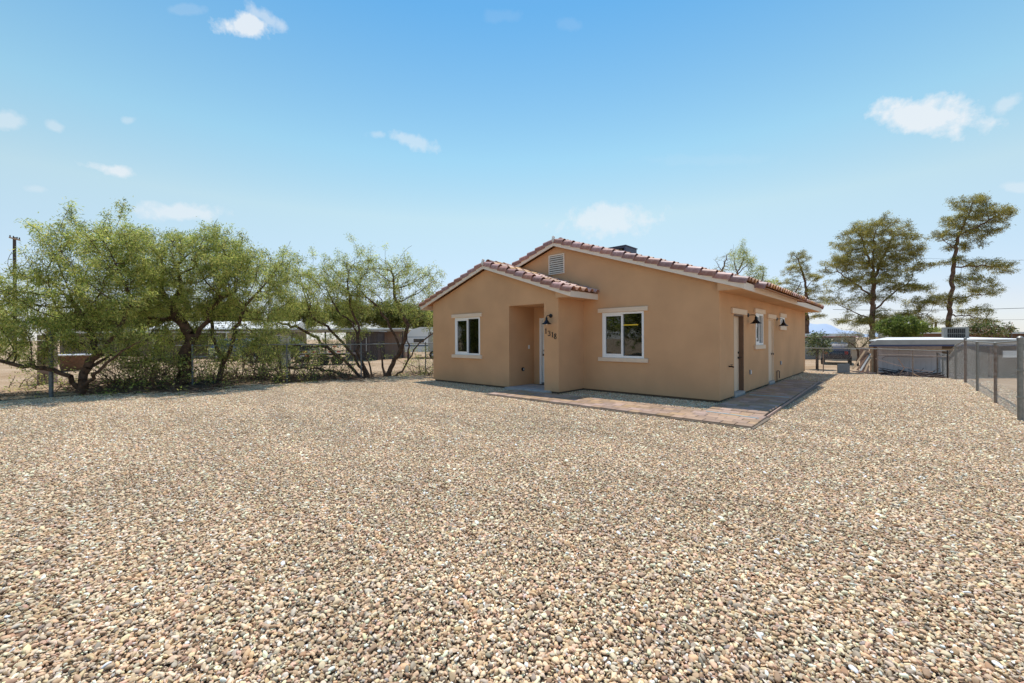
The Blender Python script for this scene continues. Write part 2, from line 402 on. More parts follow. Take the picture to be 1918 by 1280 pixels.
# ================================================================== SETTING
gx = np.sinh(np.linspace(-7.2, 7.2, 261)); gx = gx / gx.max() * 5200
gy = gx.copy()
cxg, cyg = -3.0, 2.0
# denser near the yard
X, Y = np.meshgrid(gx + cxg, gy + cyg)
H = ground_h(X, Y)
n = len(gx)
V = np.stack([X, Y, H], -1).reshape(-1, 3)
ii = np.arange(n - 1); a = (ii[:, None] * n + ii[None, :]).ravel()
F = np.stack([a, a + 1, a + n + 1, a + n], 1)
o = mesh_np('ground', V, F, 'dirt', smooth=True); tag(o, kind='structure')

# mountains on the horizon
def ridge(name, px0, px1, d, fn, colr):
    mb_v = []; mb_f = []
    pts = np.linspace(px0, px1, 90)
    for i, px in enumerate(pts):
        top = fn(px)
        q = at(px, 632, d); zt = CAM.z + top * d / FPX
        r0 = Vector((ray(px, 632).x, ray(px, 632).y, 0)).normalized()
        q0 = at(px, 632, d * .86)
        mb_v += [(q0.x, q0.y, -3), ((q.x + q0.x) / 2, (q.y + q0.y) / 2, zt * (.42 + .12 * math.sin(i * 1.3))), (q.x, q.y, zt), (q.x + r0.x * d * .2, q.y + r0.y * d * .2, -3)]
    for i in range(len(pts) - 1):
        for k in range(3): mb_f.append((i * 4 + k, i * 4 + k + 1, (i + 1) * 4 + k + 1, (i + 1) * 4 + k))
    me = bpy.data.meshes.new(name); me.from_pydata(mb_v, [], mb_f); me.polygons.foreach_set('use_smooth', [True] * len(mb_f))
    o = link(name, me, colr); tag(o, kind='structure'); return o
M['mountain'] = mat('haze_tinted_hills', (.34, .42, .55), 1.0, var=.08, scale=.002)  # blue-grey of distance haze is put into the hill colour
ridge('mountains', 1180, 1960, 4200, lambda px: max(2, 28 - abs(px - 1500) * .16 + 3 * math.sin(px * .05) + 2 * math.sin(px * .13 + 1)), 'mountain')

# ---- gravel: half-metre beds of pebbles laid side by side over the yard
def ico(sub):
    bm = bmesh.new(); bmesh.ops.create_icosphere(bm, subdivisions=sub, radius=1)
    V = np.array([v.co[:] for v in bm.verts]); F = np.array([[v.index for v in f.verts] for f in bm.faces]); bm.free(); return V, F
PAL = np.array([(.68, .53, .34), (.60, .43, .26), (.76, .64, .45), (.50, .34, .22), (.66, .46, .31), (.48, .40, .30), (.40, .34, .27), (.72, .61, .47), (.84, .77, .63), (.34, .22, .14), (.62, .50, .33), (.46, .43, .38)])
PW = np.array([.17, .13, .15, .08, .10, .07, .05, .10, .06, .03, .05, .01])
def pebble_bed(name, sub, count, size, seed, T=.5):
    g_ = np.random.default_rng(seed)
    bv, bf = ico(sub)
    nv = len(bv)
    # jittered grid so that the stones pack
    k = int(math.sqrt(count)); gx_, gy_ = np.meshgrid(np.arange(k), np.arange(k))
    P = np.stack([gx_.ravel(), gy_.ravel()], 1).astype(float) + g_.uniform(-.25, 1.25, (k * k, 2))
    P = P / k * T - T / 2
    c = len(P)
    r = size * g_.lognormal(-.03, .38, c) / 2
    r = np.clip(r, size * .2, size * 1.15)
    ax = np.stack([g_.uniform(.95, 1.55, c), g_.uniform(.75, 1.05, c), g_.uniform(.38, .75, c)], 1) * r[:, None]
    # random lumps cut into the ball shape
    nd = g_.normal(size=(c, 7, 3)); nd /= np.linalg.norm(nd, axis=2, keepdims=True); lim = g_.uniform(.42, .85, (c, 7))
    Vv = np.repeat(bv[None], c, 0)
    for j in range(7):
        dd = np.einsum('cvk,ck->cv', Vv, nd[:, j]); ex = np.maximum(dd - lim[:, j:j + 1], 0)
        Vv = Vv - ex[..., None] * nd[:, j][:, None, :]
    Vv = Vv * (1 + g_.normal(0, .05, (c, nv, 1)))
    Vv = Vv * ax[:, None, :]
    yaw = g_.uniform(0, 2 * np.pi, c); pit = g_.normal(0, .45, c); rol = g_.normal(0, .45, c)
    def rot(V_, a_, i, j):
        ca, sa = np.cos(a_)[:, None], np.sin(a_)[:, None]; o_ = V_.copy(); o_[..., i] = V_[..., i] * ca - V_[..., j] * sa; o_[..., j] = V_[..., i] * sa + V_[..., j] * ca; return o_
    Vv = rot(Vv, pit, 0, 2); Vv = rot(Vv, rol, 1, 2); Vv = rot(Vv, yaw, 0, 1)
    z = g_.uniform(-.002, .020, c)
    Vv = Vv + np.concatenate([P, z[:, None]], 1)[:, None, :]
    col = PAL[g_.choice(len(PAL), c, p=PW / PW.sum())] * np.array([1.04, .968, .918]) * g_.lognormal(-.01, .24, (c, 1)) * g_.normal(1, .03, (c, 3))
    tone = np.repeat(np.clip(col, .02, .88), nv, 0)
    Fv = (bf[None] + (np.arange(c) * nv)[:, None, None]).reshape(-1, 3)
    return mesh_np('_' + name, Vv.reshape(-1, 3), Fv, 'pebble', tone=tone, smooth=False)
near_beds = [pebble_bed('near%d' % i, 2, 1250, .0200, 100 + i) for i in range(5)]
far_beds = [pebble_bed('far%d' % i, 1, 1150, .0230, 200 + i) for i in range(6)]
def bed_collection(name, beds):
    c = bpy.data.collections.new(name)
    for i, me in enumerate(beds):
        ob = bpy.data.objects.new('%s_%d' % (name, i), me); c.objects.link(ob)
    return c
def left_x(y): return -14.25 + .179 * (y + 10.94)
def gravel_spots():
    near, far = [], []
    T = .5
    for j in range(-16 * 2, 14 * 2):
        for i in range(-20 * 2, 8 * 2):
            x, y = (i + .5) * T, (j + .5) * T
            dx, dy = x - CAM.x, y - CAM.y
            dep = -dx * math.sin(YAW) + dy * math.cos(YAW); lat = dx * math.cos(YAW) + dy * math.sin(YAW)
            behind = dep < -1.5
            if behind and (abs(dep) > 4): continue
            if x < left_x(y) + .1 + .12 * math.sin(y * 2.1) or y > edge_y(x) + .05: continue
            if x > (5.3 if y > 1.2 else 6.5): continue
            if -9.6 < x < -.3 and .3 < y < 11.6: continue
            if -9.4 < x < -4.1 and -.9 < y < .4: continue
            inview = abs(lat) < dep * 1.35 + 1.2
            (near if (dep < 6.5 and inview) else far).append((x, y, 0))
    return near, far
near_s, far_s = gravel_spots()
def bed_object(name, spots, coll, seed, lab):
    me = bpy.data.meshes.new(name); me.from_pydata(spots, [], [])
    o = bpy.data.objects.new(name, me); COL.objects.link(o)
    ng = bpy.data.node_groups.new(name, 'GeometryNodeTree')
    ng.interface.new_socket('Geometry', in_out='INPUT', socket_type='NodeSocketGeometry'); ng.interface.new_socket('Geometry', in_out='OUTPUT', socket_type='NodeSocketGeometry')
    gi = ng.nodes.new('NodeGroupInput'); go = ng.nodes.new('NodeGroupOutput')
    ip = ng.nodes.new('GeometryNodeInstanceOnPoints'); ci = ng.nodes.new('GeometryNodeCollectionInfo')
    ci.inputs['Collection'].default_value = coll; ci.inputs['Separate Children'].default_value = True; ci.inputs['Reset Children'].default_value = True
    ip.inputs['Pick Instance'].default_value = True
    ri = ng.nodes.new('FunctionNodeRandomValue'); ri.data_type = 'INT'; ri.inputs[4].default_value = 0; ri.inputs[5].default_value = len(coll.objects) - 1; ri.inputs['Seed'].default_value = seed
    rr = ng.nodes.new('FunctionNodeRandomValue'); rr.data_type = 'INT'; rr.inputs[4].default_value = 0; rr.inputs[5].default_value = 3; rr.inputs['Seed'].default_value = seed + 5
    mu = ng.nodes.new('ShaderNodeMath'); mu.operation = 'MULTIPLY'; mu.inputs[1].default_value = math.pi / 2
    cx_ = ng.nodes.new('ShaderNodeCombineXYZ')
    K = ng.links
    K.new(rr.outputs[2], mu.inputs[0]); K.new(mu.outputs[0], cx_.inputs[2])
    K.new(gi.outputs[0], ip.inputs['Points']); K.new(ci.outputs[0], ip.inputs['Instance']); K.new(ri.outputs[2], ip.inputs['Instance Index'])
    K.new(cx_.outputs[0], ip.inputs['Rotation']); K.new(ip.outputs[0], go.inputs[0])
    md = o.modifiers.new('beds', 'NODES'); md.node_group = ng
    tag(o, lab, 'gravel', kind='stuff')
    return o
bed_object('gravel', near_s, bed_collection('near_bed', near_beds), 3, 'loose tan and pink river gravel covering the foreground of the yard')
bed_object('gravel', far_s, bed_collection('far_bed', far_beds), 9, 'loose tan river gravel covering the yard round the house and along the fences')
# packed fines under the stones
ys = np.arange(-16, 13.01, .5); fv = []; ff = []
for y in ys:
    x0 = left_x(y) - .05 + .12 * math.sin(y * 2.1); x1 = 5.5 if y > 1 else 6.6
    y2 = min(y, float(edge_y(0)) + .1)
    fv += [(x0, y, 0), (x1, y, 0)]
for i in range(len(ys) - 1): ff.append((2 * i, 2 * i + 1, 2 * i + 3, 2 * i + 2))
fv = [(a_, min(b_, 12.6 if a_ < 0 else 11.6), 0) for (a_, b_, c_) in fv]
me = bpy.data.meshes.new('gravel_bed'); me.from_pydata(fv, [], ff); o = link('gravel_bed', me, 'fines'); tag(o, kind='structure')

# ---- paver path
path = MB().box((-5.35, -2.66, -.02), (1.34, -1.40, .035)).box((.05, -1.41, -.02), (1.26, 7.2, .034)).build('paver_path', 'sand'); tag(path, kind='structure')
def paver_mesh(w, d):
    bm = bmesh.new(); bmesh.ops.create_cube(bm, size=1)
    for v in bm.verts: v.co = Vector((v.co.x * w, v.co.y * d, v.co.z * .06))
    top = [e for e in bm.edges if all(v.co.z > 0 for v in e.verts)]
    bmesh.ops.bevel(bm, geom=top, offset=.008, segments=1, affect='EDGES')
    me = bpy.data.meshes.new('paver'); bm.to_mesh(me); bm.free(); me.materials.append(M['paver']); return me
PV = {}
def lay(x0, x1, y, d):
    w = x1 - x0
    if w < .05: return
    key = (round(w, 2), round(d, 2))
    if key not in PV: PV[key] = paver_mesh(w - .012, d - .012)
    sh = -.022 * max(0, y + 2.6) * max(0, min(1, (x0 + w / 2 - .1) / 1.1))
    o = bpy.data.objects.new('paver', PV[key]); COL.objects.link(o); o.parent = path
    o.location = (x0 + w / 2 + sh, y + d / 2, .035 + random.uniform(-.003, .003) + (.012 if y > -1.4 else 0)); o.rotation_euler = (random.uniform(-.008, .008), random.uniform(-.008, .008), random.uniform(-.01, .01))
rows = 5; rd = (2.62 - 1.44) / rows
for r in range(rows):
    y = -2.62 + r * rd; x = -5.28; first = True
    pat = [.30, .24, .36] if r % 2 else [.36, .30, .24]
    k = r
    while x < 1.30 - .02:
        w = pat[k % 3] * (.6 if first and r % 2 else 1); first = False; k += 1
        if x + w > 1.30 - .1: w = 1.30 - x
        lay(x, x + w, y, rd); x += w
y = -1.43; r = 0
while y < 7.1:
    x = .14; k = r; first = True
    if y + .236 > 7.2: break
    while x < 1.24 - .02:
        w = [.30, .36, .24][k % 3] * (.55 if first and r % 2 else 1); first = False; k += 1
        if x + w > 1.24 - .12: w = 1.24 - x
        lay(x, x + w, y, .236); x += w
    y += .236; r += 1
# brown edging strip on the outer side of the path
me_ = MB().prism([(1.262, -1.4, -.03), (1.285, -1.4, -.03), (1.085, 7.15, -.03), (1.06, 7.15, -.03)], (0, 0, .10)).build('path_edging', 'siding_pink', path, world=False)
o = MB().tube([(.22, -1.62, .069), (.6, -1.66, .0695), (.95, -1.72, .069), (1.22, -1.78, .069)], .006, 4).build('string', 'cyan'); tag(o, 'pale blue string lying across the sunlit pavers at the house corner', 'string')
o = MB().tube([(.25, 1.62, .082), (.7, 1.7, .0825), (1.1, 1.74, .082)], .006, 4).build('string', 'cyan'); tag(o, 'pale blue string lying across the shaded pavers beside the side doors', 'string')
MB().box((-5.735, -1.46, -.02), (-4.12, -.2, .095)).build('porch_slab', 'concrete', bevel=.006)
tag(bpy.data.objects['porch_slab'], kind='structure')

# ================================================================== HOUSE
house = empty('house', (0, 0, 0), 'tan stucco single storey house with brown clay tile gables and number 1318', 'house')
ZB, ZP = .08, 2.89                                                  # bottom of stucco, top of side walls
XL, XC, YP, YB = -9.668, -3.837, -1.235, 11.9
PITCH = 1 / 3.0
TH = .2
def grid_wall(name, axis, base, inward, u0, u1, z0, z1, holes, extra=None):
    """wall panel in plane axis=base; holes (u0,u1,z0,z1); thickness inward"""
    us = sorted({u0, u1, *[h[0] for h in holes], *[h[1] for h in holes]}); zs = sorted({z0, z1, *[h[2] for h in holes], *[h[3] for h in holes]})
    mb = MB()
    # merge cells of a column to keep the wall free of inner faces where it can be
    for i in range(len(us) - 1):
        cells = []
        for j in range(len(zs) - 1):
            cu, cz = (us[i] + us[i + 1]) / 2, (zs[j] + zs[j + 1]) / 2
            if any(h[0] < cu < h[1] and h[2] < cz < h[3] for h in holes): continue
            if cells and abs(cells[-1][1] - zs[j]) < 1e-6: cells[-1][1] = zs[j + 1]
            else: cells.append([zs[j], zs[j + 1]])
        for c0, c1 in cells:
            if axis == 'y': mb.box((us[i], base, c0), (us[i + 1], base + inward, c1))
            else: mb.box((base, us[i], c0), (base + inward, us[i + 1], c1))
    if extra: extra(mb)
    return mb.build(name, 'stucco', house)
RZ = lambda x, xm, top: top - PITCH * abs(x - xm)
XM = XL / 2; APM = ZP - .0 + PITCH * abs(XM)                          # main apex
XPm = (XL + XC) / 2; APP = ZP + PITCH * (XC - XL) / 2
# openings
WMAIN = (-3.17, -1.90, 1.035, 2.315); WLEFT = (-8.36, -7.07, 1.035, 2.315)
def gable(y, x0, x1, xm, top, th, zlow=ZP):
    def f(mb): mb.prism([(x0, y, zlow), (x1, y, zlow), (xm, y, top)], (0, th, 0))
    return f
grid_wall('wall', 'y', 0, TH, XC, 0, ZB, ZP, [WMAIN])
o = MB().prism([(XL, 0, ZP), (0, 0, ZP), (XM, 0, APM)], (0, TH, 0)).build('gable_wall', 'stucco', house)
ALC = (-5.742, -4.353); ZALC = 2.594
grid_wall('wall', 'y', YP, TH, XL, XC, ZB, ZP, [WLEFT, (ALC[0], ALC[1], ZB, ZALC)], gable(YP, XL, XC, XPm, APP, TH))
grid_wall('wall', 'x', XC, -TH, YP + TH, 0, ZB, ZP, [])
grid_wall('wall', 'x', ALC[0], -TH, YP + TH, .0, ZB, ZALC + .1, [])      # left side of the porch recess
MB().box((ALC[1], YP + TH, ZB), (XC - TH, 0, ZP)).build('wall', 'stucco', house)
DW = (-5.41, -4.50, .15, 2.19)
grid_wall('wall', 'y', -.04, TH, ALC[0] - TH, ALC[1] + .3, ZB, ZALC + .1, [(-5.496, -4.42, ZB, 2.25)])
MB().box((ALC[0] - .3, YP + TH, ZALC), (ALC[1] + .3, 0, ZALC + .12)).build('porch_ceiling', 'stucco', house)
D1 = (1.16, 2.09, .10, 2.20); D2 = (4.97, 5.72, .10, 2.20); W2 = (3.335, 4.22, 1.36, 2.306); W3 = (6.72, 7.46, 1.985, 2.306)
grid_wall('wall', 'x', 0, -TH, TH, YB, ZB, ZP, [D1, D2, W2, W3])
MB().box((-TH, 0, ZB), (0, TH, ZP))
grid_wall('wall', 'x', XL, TH, YP + TH, YB, ZB, ZP, [])
grid_wall('wall', 'y', YB, -TH, XL + TH, -TH, ZB, ZP, [], lambda mb: mb.prism([(XL, YB, ZP), (0, YB, ZP), (XM, YB, APM)], (0, -TH, 0)))
# foundation set back under the stucco
MB().box((XL + .05, .05, -.1), (-.05, YB - .05, ZB)).box((XL + .05, YP + .05, -.1), (ALC[0] - .05, .0, ZB)).box((ALC[1] + .05, YP + .05, -.1), (XC - .05, 0, ZB)).build('foundation', 'foundation', house)
MB().box((XL + TH + .01, TH + .01, ZB + .002), (-TH - .01, YB - TH - .01, .12)).build('floor_slab', 'concrete', house)
MB().box((XL + TH, TH + .002, 2.86), (-TH, YB - TH, 2.885)).box((XL + TH, YP + TH, 2.86), (XC - TH, .0, 2.885)).build('ceiling', 'fascia', house)

def window(u0, u1, z0, z1, plane, axis, out, label=None, sash_left=True, lintel=None, sill=None, split=.5):
    """white vinyl slider in plane (axis = base); out = +1/-1 outward direction"""
    def B(mb, a0, a1, c0, c1, d0, d1):
        if axis == 'y': return mb.box((a0, plane + out * d0, c0), (a1, plane + out * d1, c1))
        return mb.box((plane + out * d0, a0, c0), (plane + out * d1, a1, c1))
    fw = .055
    fr = MB()
    B(fr, u0, u0 + fw, z0, z1, -.07, .018); B(fr, u1 - fw, u1, z0, z1, -.07, .018); B(fr, u0 + fw, u1 - fw, z0, z0 + fw, -.07, .018); B(fr, u0 + fw, u1 - fw, z1 - fw, z1, -.07, .018)
    w = fr.build('window', 'vinyl', house)
    if label: w['label'] = label
    um = u0 + (u1 - u0) * split
    sa = MB(); s0, s1 = (u0 + fw, um + .02)
    sw = .05
    for (a, b_, c, d) in ((s0, s0 + sw, z0 + fw, z1 - fw), (s1 - sw, s1, z0 + fw, z1 - fw), (s0 + sw, s1 - sw, z0 + fw, z0 + fw + sw), (s0 + sw, s1 - sw, z1 - fw - sw, z1 - fw)):
        B(sa, a, b_, c, d, -.045, .004)
    sa.build('sash', 'vinyl', w, world=True)
    B(MB(), s0 + sw, s1 - sw, z0 + fw + sw, z1 - fw - sw, -.026, -.020).build('pane', 'glass', w)
    B(MB(), s1, u1 - fw, z0 + fw, z1 - fw, -.056, -.050).build('pane', 'glass', w)
    for nm, bx in (('lintel', lintel), ('sill', sill)):
        if bx:
            q = MB(); B(q, bx[0], bx[1], bx[2], bx[3], .002, .055); q.build(nm, 'trim', w, bevel=.006)
    return w
w = window(*WMAIN, 0, 'y', -1, lintel=(-3.30, -1.775, 2.318, 2.44), sill=(-3.30, -1.775, .918, 1.033), split=.49)
MB().box((-2.80, .049, 1.935), (-2.09, .043 - .0, 1.965)).build('yellow_bar', 'yellow', w)  # thin yellow bar set inside the main window
window(*WLEFT, YP, 'y', -1, lintel=(-8.52, -6.96, 2.318, 2.44), sill=(-8.52, -6.96, .918, 1.033))
window(*W2, 0, 'x', 1, lintel=(3.14, 4.35, 2.309, 2.443), sill=(3.14, 4.35, 1.235, 1.357))
window(*W3, 0, 'x', 1, lintel=(6.55, 7.60, 2.309, 2.443), sill=(6.55, 7.60, 1.85, 1.982))

def side_door(D, recess, jamb_m, frame_w, door_m='door_beige', lever=True):
    y0, y1, z0, z1 = D
    f = MB()
    f.box((-recess - .02, y0 + .001, z0 + .03), (-.004, y0 + frame_w, z1 - .001)).box((-recess - .02, y1 - frame_w, z0 + .03), (-.004, y1 - .001, z1 - .001)).box((-recess - .02, y0 + frame_w, z1 - .035), (-.004, y1 - frame_w, z1 - .001))
    d = MB().box((-recess - .045, y0 + frame_w + .003, z0 + .035), (-recess, y1 - frame_w - .003, z1 - .038))
    # two raised panels
    w_ = y1 - y0 - 2 * frame_w
    for zz0, zz1 in ((z0 + .25, z0 + .95), (z0 + 1.1, z1 - .25)):
        d.box((-recess, y0 + frame_w + .14, zz0), (-recess + .006, y1 - frame_w - .14, zz1))
    dd = d.build('door', door_m, house)
    f.build('door_frame', jamb_m, dd)
    MB().box((-TH, y0, .02), (.03, y1, z0 + .028)).build('threshold', 'concrete', dd)
    yk = y1 - frame_w - .07
    k = MB(); k.lathe((-recess, yk, z0 + .93), (1, 0, 0), [(.032, 0), (.032, .012), (.012, .016), (.012, .05)], 12)
    if lever: k.cbox((-recess + .055, yk - .05, z0 + .93), (.018, .12, .018))
    else: k.lathe((-recess + .045, yk, z0 + .93), (1, 0, 0), [(.01, 0), (.028, .01), (.028, .025), (.0, .035)], 12)
    k.build('handle', 'black', dd, smooth=True)
    if lever: MB().lathe((-recess, yk, z0 + 1.07), (1, 0, 0), [(.03, 0), (.03, .02), (.012, .028), (0, .03)], 12).build('deadbolt', 'black', dd, smooth=True)
    return dd
d = side_door(D1, .12, 'door_brown', .03)
MB().box((.002, .93, 2.203), (.055, 2.25, 2.343)).build('lintel', 'trim', d, bevel=.006)
d = side_door(D2, .05, 'trim', .03, lever=False)
MB().box((.002, 4.76, 2.203), (.055, 5.90, 2.343)).build('lintel', 'trim', d, bevel=.006)
# front door
fd = MB().box((DW[0], .03, DW[2]), (DW[1], .075, DW[3]))
for zz0, zz1 in ((.35, .85), (1.0, 1.95)):
    for xx0, xx1 in ((-5.28, -5.0), (-4.92, -4.63)): fd.box((xx0, .022, zz0), (xx1, .03, zz1))
fd = fd.build('door', 'door_white', house); fd['label'] = 'white front door in the porch recess'
MB().box((-5.494, -.055, ZB + .02), (-5.412, .12, 2.248)).box((-4.498, -.055, ZB + .02), (-4.422, .12, 2.248)).box((-5.412, -.055, 2.192), (-4.498, .12, 2.248)).build('door_frame', 'vinyl', fd)
MB().box((-5.41, -.06, ZB + .01), (-4.5, .12, DW[2] - .003)).build('threshold', 'steel_dull', fd)
for zz, nm in ((1.05, 'knob'), (1.19, 'deadbolt')):
    MB().lathe((-5.35, .03, zz), (0, -1, 0), [(.034, 0), (.034, .01), (.014, .016), (.014, .035), (.032, .045), (.032, .065), (0, .075)] if nm == 'knob' else [(.032, 0), (.032, .02), (0, .026)], 14).build(nm, 'black', fd, smooth=True)

# porch details
MB().cbox((ALC[0] + .014, -.31, 1.31), (.022, .06, .12)).build('doorbell', 'vinyl', house, bevel=.004)
ob = MB().lathe((ALC[0] + .001, -.61, .60), (1, 0, 0), [(.062, 0), (.062, .035), (.05, .045), (0, .046)], 16).build('outlet_cover', 'black', house, smooth=True)
MB().cbox((ALC[0] + .052, -.61, .60), (.01, .028, .055)).build('outlet', 'vinyl', ob)
for (y, z) in ((2.66, .60), (6.72, .68)):
    ob = MB().cbox((.022, y, z), (.04, .085, .13)).build('outlet_box', 'pvc', house, bevel=.006)
    MB().cbox((.046, y, z), (.012, .05, .09)).build('outlet_lid', 'vinyl', ob)
hb = MB().tube([(.0, .72, .86), (.07, .72, .86), (.12, .70, .85)], .018, 8).lathe((.07, .72, .87), (0, 0, 1), [(.006, 0), (.006, .03), (.03, .032), (.03, .042), (0, .043)], 10).build('hose_tap', 'black', house, smooth=True)
MB().tube([(.035, 6.02, .06), (.035, 6.02, .40), (.045, 6.05, .44), (.07, 6.12, .44), (.08, 6.16, .40), (.08, 6.16, .18)], .016, 8).build('vent_pipe', 'copper', house, smooth=True)

# gable vent
vt = MB().box((-5.125, -.03, 3.62), (-5.09, -.002, 4.245)).box((-4.54, -.03, 3.62), (-4.505, -.002, 4.245)).box((-5.09, -.03, 3.62), (-4.54, -.002, 3.655)).box((-5.09, -.03, 4.21), (-4.54, -.002, 4.245)).build('gable_vent', 'fascia', house)
for i in range(8):
    z = 3.675 + i * .0675
    MB().cbox((-4.815, -.020, z + .022), (.545, .008, .062), Matrix.Rotation(R(-38), 3, 'X')).build('louver', 'fascia', vt)
MB().box((-5.09, -.004, 3.655), (-4.54, -.002, 4.21)).build('vent_screen', 'dark', vt)

# barn lamps
def barn_lamp(p, out):
    o_ = Vector(out); p = Vector(p)
    pl = MB().lathe(p, o_, [(.058, 0), (.058, .018), (.03, .03), (0, .032)], 18).build('wall_lamp', 'black', house, smooth=True)
    pts = [p + o_ * .02, p + o_ * .10 + Vector((0, 0, .004)), p + o_ * .17 + Vector((0, 0, .0)), p + o_ * .195 + Vector((0, 0, -.03)), p + o_ * .20 + Vector((0, 0, -.08))]
    MB().tube(pts, .011, 8).build('arm', 'black', pl, smooth=True)
    c = p + o_ * .20
    MB().lathe(c, (0, 0, -1), [(.015, .04), (.03, .06), (.034, .12), (.055, .15), (.085, .195), (.135, .225), (.142, .24), (.134, .238), (.08, .205), (.05, .165), (.0, .15)], 24).build('shade', 'black', pl, smooth=True)
    MB().lathe(c, (0, 0, -1), [(.014, .15), (.03, .19), (.034, .22), (.022, .255), (0, .262)], 14).build('bulb', 'bulb', pl, smooth=True)
barn_lamp((-4.10, YP, 2.225), (0, -1, 0))
barn_lamp((0, 2.52, 2.215), (1, 0, 0))
barn_lamp((0, 6.20, 2.22), (1, 0, 0))

# house number
def digit(ch, cx_, cz_, h=.15):
    y = YP - .010; mb = MB(); s = h
    def st(pts, r): mb.tube([(cx_ + a * s, y, cz_ + b_ * s) for a, b_ in pts], [q * s for q in r], 6)
    if ch == '1':
        st([(-.16, .30), (.0, .46), (.02, .49)], [.035, .06, .05]); st([(.02, .49), (.02, -.44)], [.085, .085]); st([(-.15, -.46), (.19, -.46)], [.04, .04])
    elif ch == '3':
        st([(-.24, .30), (-.16, .45), (.02, .49), (.18, .38), (.17, .2), (.02, .07), (-.06, .05)], [.05, .05, .045, .07, .07, .04, .035])
        st([(-.06, .05), (.12, .0), (.24, -.16), (.18, -.38), (.0, -.48), (-.18, -.45), (-.27, -.3)], [.035, .05, .085, .08, .045, .05, .06])
    elif ch == '8':
        st([(.0, .49), (.17, .42), (.19, .28), (.06, .1), (-.12, -.06), (-.23, -.24), (-.16, -.42), (.0, -.49), (.18, -.43), (.24, -.26), (.14, -.07), (-.1, .1), (-.2, .28), (-.15, .42), (.0, .49)],
           [.045, .07, .07, .05, .06, .075, .07, .045, .07, .075, .06, .06, .07, .06, .045])
    o = mb.build('house_number', 'black', house, smooth=True); o['label'] = 'black metal house number ' + ch
    return o
digit('1', -4.280, 1.795); digit('3', -4.160, 1.728); digit('1', -4.045, 1.690); digit('8', -3.945, 1.645)

# ------------------------------------------------------------------ roof
roof = MB()
EV, FO = .57, .17                                                     # eave and gable overhangs
cs, sn = math.cos(math.atan(PITCH)), math.sin(math.atan(PITCH))
def slope_deck(mb, xr, ztop, xe, y0, y1):
    """deck slab from the ridge line xr to the eave xe"""
    sg = 1 if xe > xr else -1
    ze = ztop - PITCH * abs(xe - xr)
    mb.prism([(xr, y0, ztop + .005), (xe, y0, ze + .005), (xe, y0, ze + .03), (xr, y0, ztop + .03)], (0, y1 - y0, 0))
ZDM = APM + .135; ZDP = APP + .135
slope_deck(roof, XM, ZDM, EV - .02, -FO + .03, YB + .25); slope_deck(roof, XM, ZDM, XL - EV + .02, -FO + .03, YB + .25)
slope_deck(roof, XPm, ZDP, XC + .50, YP - FO + .03, 0.0)
slope_deck(roof, XPm, ZDP, XL - EV + .02, YP - FO + .03, -.14)
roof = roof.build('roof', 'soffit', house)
def rake(y, xr, zt, xe, drop=.0):
    ze = zt - PITCH * abs(xe - xr)
    # rake board: bottom edge on the gable line
    return MB().prism([(xr, y, zt - .14), (xe, y, ze - .14), (xe, y, ze + .02), (xr, y, zt + .02)], (0, .03, 0)).build('rake_board', 'fascia', roof)
rake(-FO, XM, ZDM, EV); rake(-FO, XM, ZDM, XL - EV)
rake(YP - FO, XPm, ZDP, XC + .52); rake(YP - FO, XPm, ZDP, XL - EV)
rake(YB + .24, XM, ZDM, EV); rake(YB + .24, XM, ZDM, XL - EV)
zE = ZDM - PITCH * (EV - XM)
MB().box((EV - .03, -FO + .031, zE - .145), (EV, YB + .238, zE + .02)).build('fascia_board', 'fascia', roof)
MB().box((XL - EV, YP - FO + .031, zE - .145), (XL - EV + .03, YB + .238, zE + .02)).build('fascia_board', 'fascia', roof)
zEp = ZDP - PITCH * (XC + .52 - XPm)
MB().box((XC + .49, YP - FO + .031, zEp - .145), (XC + .52, -.004, zEp + .02)).build('fascia_board', 'fascia', roof)
MB().box((.002, -FO + .031, zE - .142), (EV - .031, YB + .2, zE - .128)).box((XC + .002, YP - FO + .031, zEp - .142), (XC + .488, -.003, zEp - .128)).build('soffit', 'stucco', roof)

def closure(x0, x1, y, zt_at_x0, zlow):
    """small stucco gusset that closes the boxed eave behind the rake board"""
    z1 = zt_at_x0 - PITCH * (x1 - x0)
    MB().prism([(x0, y, zlow), (x1, y, zlow), (x1, y, max(z1, zlow + .01)), (x0, y, zt_at_x0)], (0, .02, 0)).build('eave_gusset', 'stucco', roof)
closure(.002, EV - .031, -FO + .032, ZDM - PITCH * (0 - XM) + .01, zE - .127)
closure(XC + .002, XC + .488, YP - FO + .032, ZDP - PITCH * (XC - XPm) + .01, zEp - .127)
# one rake tile (barrel cap with a skirt), length along local +x downslope, skirt on the -y side
def rake_tile_mesh(sd=1):
    mb = MB(); Lt = .385; r0, r1 = .082, .106; prof = []
    for (x, r, dz) in ((0, r0, -.006), (Lt, r1, .034)):
        ring = [(-r - .004, -.075), (-r, .0)] + [(-r * math.cos(t), r * .92 * math.sin(t)) for t in np.linspace(.2, math.pi - .05, 9)] + [(r, .0)]
        inner = [(r - .016, .0)] + [((r - .016) * math.cos(t), (r * .92 - .016) * math.sin(t)) for t in np.linspace(.15, math.pi - .2, 7)] + [(-r + .014, .0), (-r + .012, -.075)]
        prof.append([(x, sd * a, b_ + dz) for a, b_ in ring + inner])
    k = len(prof[0]); vs = prof[0] + prof[1]
    mb.add(vs, [(i, (i + 1) % k, k + (i + 1) % k, k + i) for i in range(k)] + [tuple(range(k)), tuple(range(k, 2 * k))[::-1]])
    t = mb.build('rake_tile_tmp', 'tile', None, smooth=True); me = t.data; bpy.data.objects.remove(t); return me
RT = {1: rake_tile_mesh(1), -1: rake_tile_mesh(-1)}
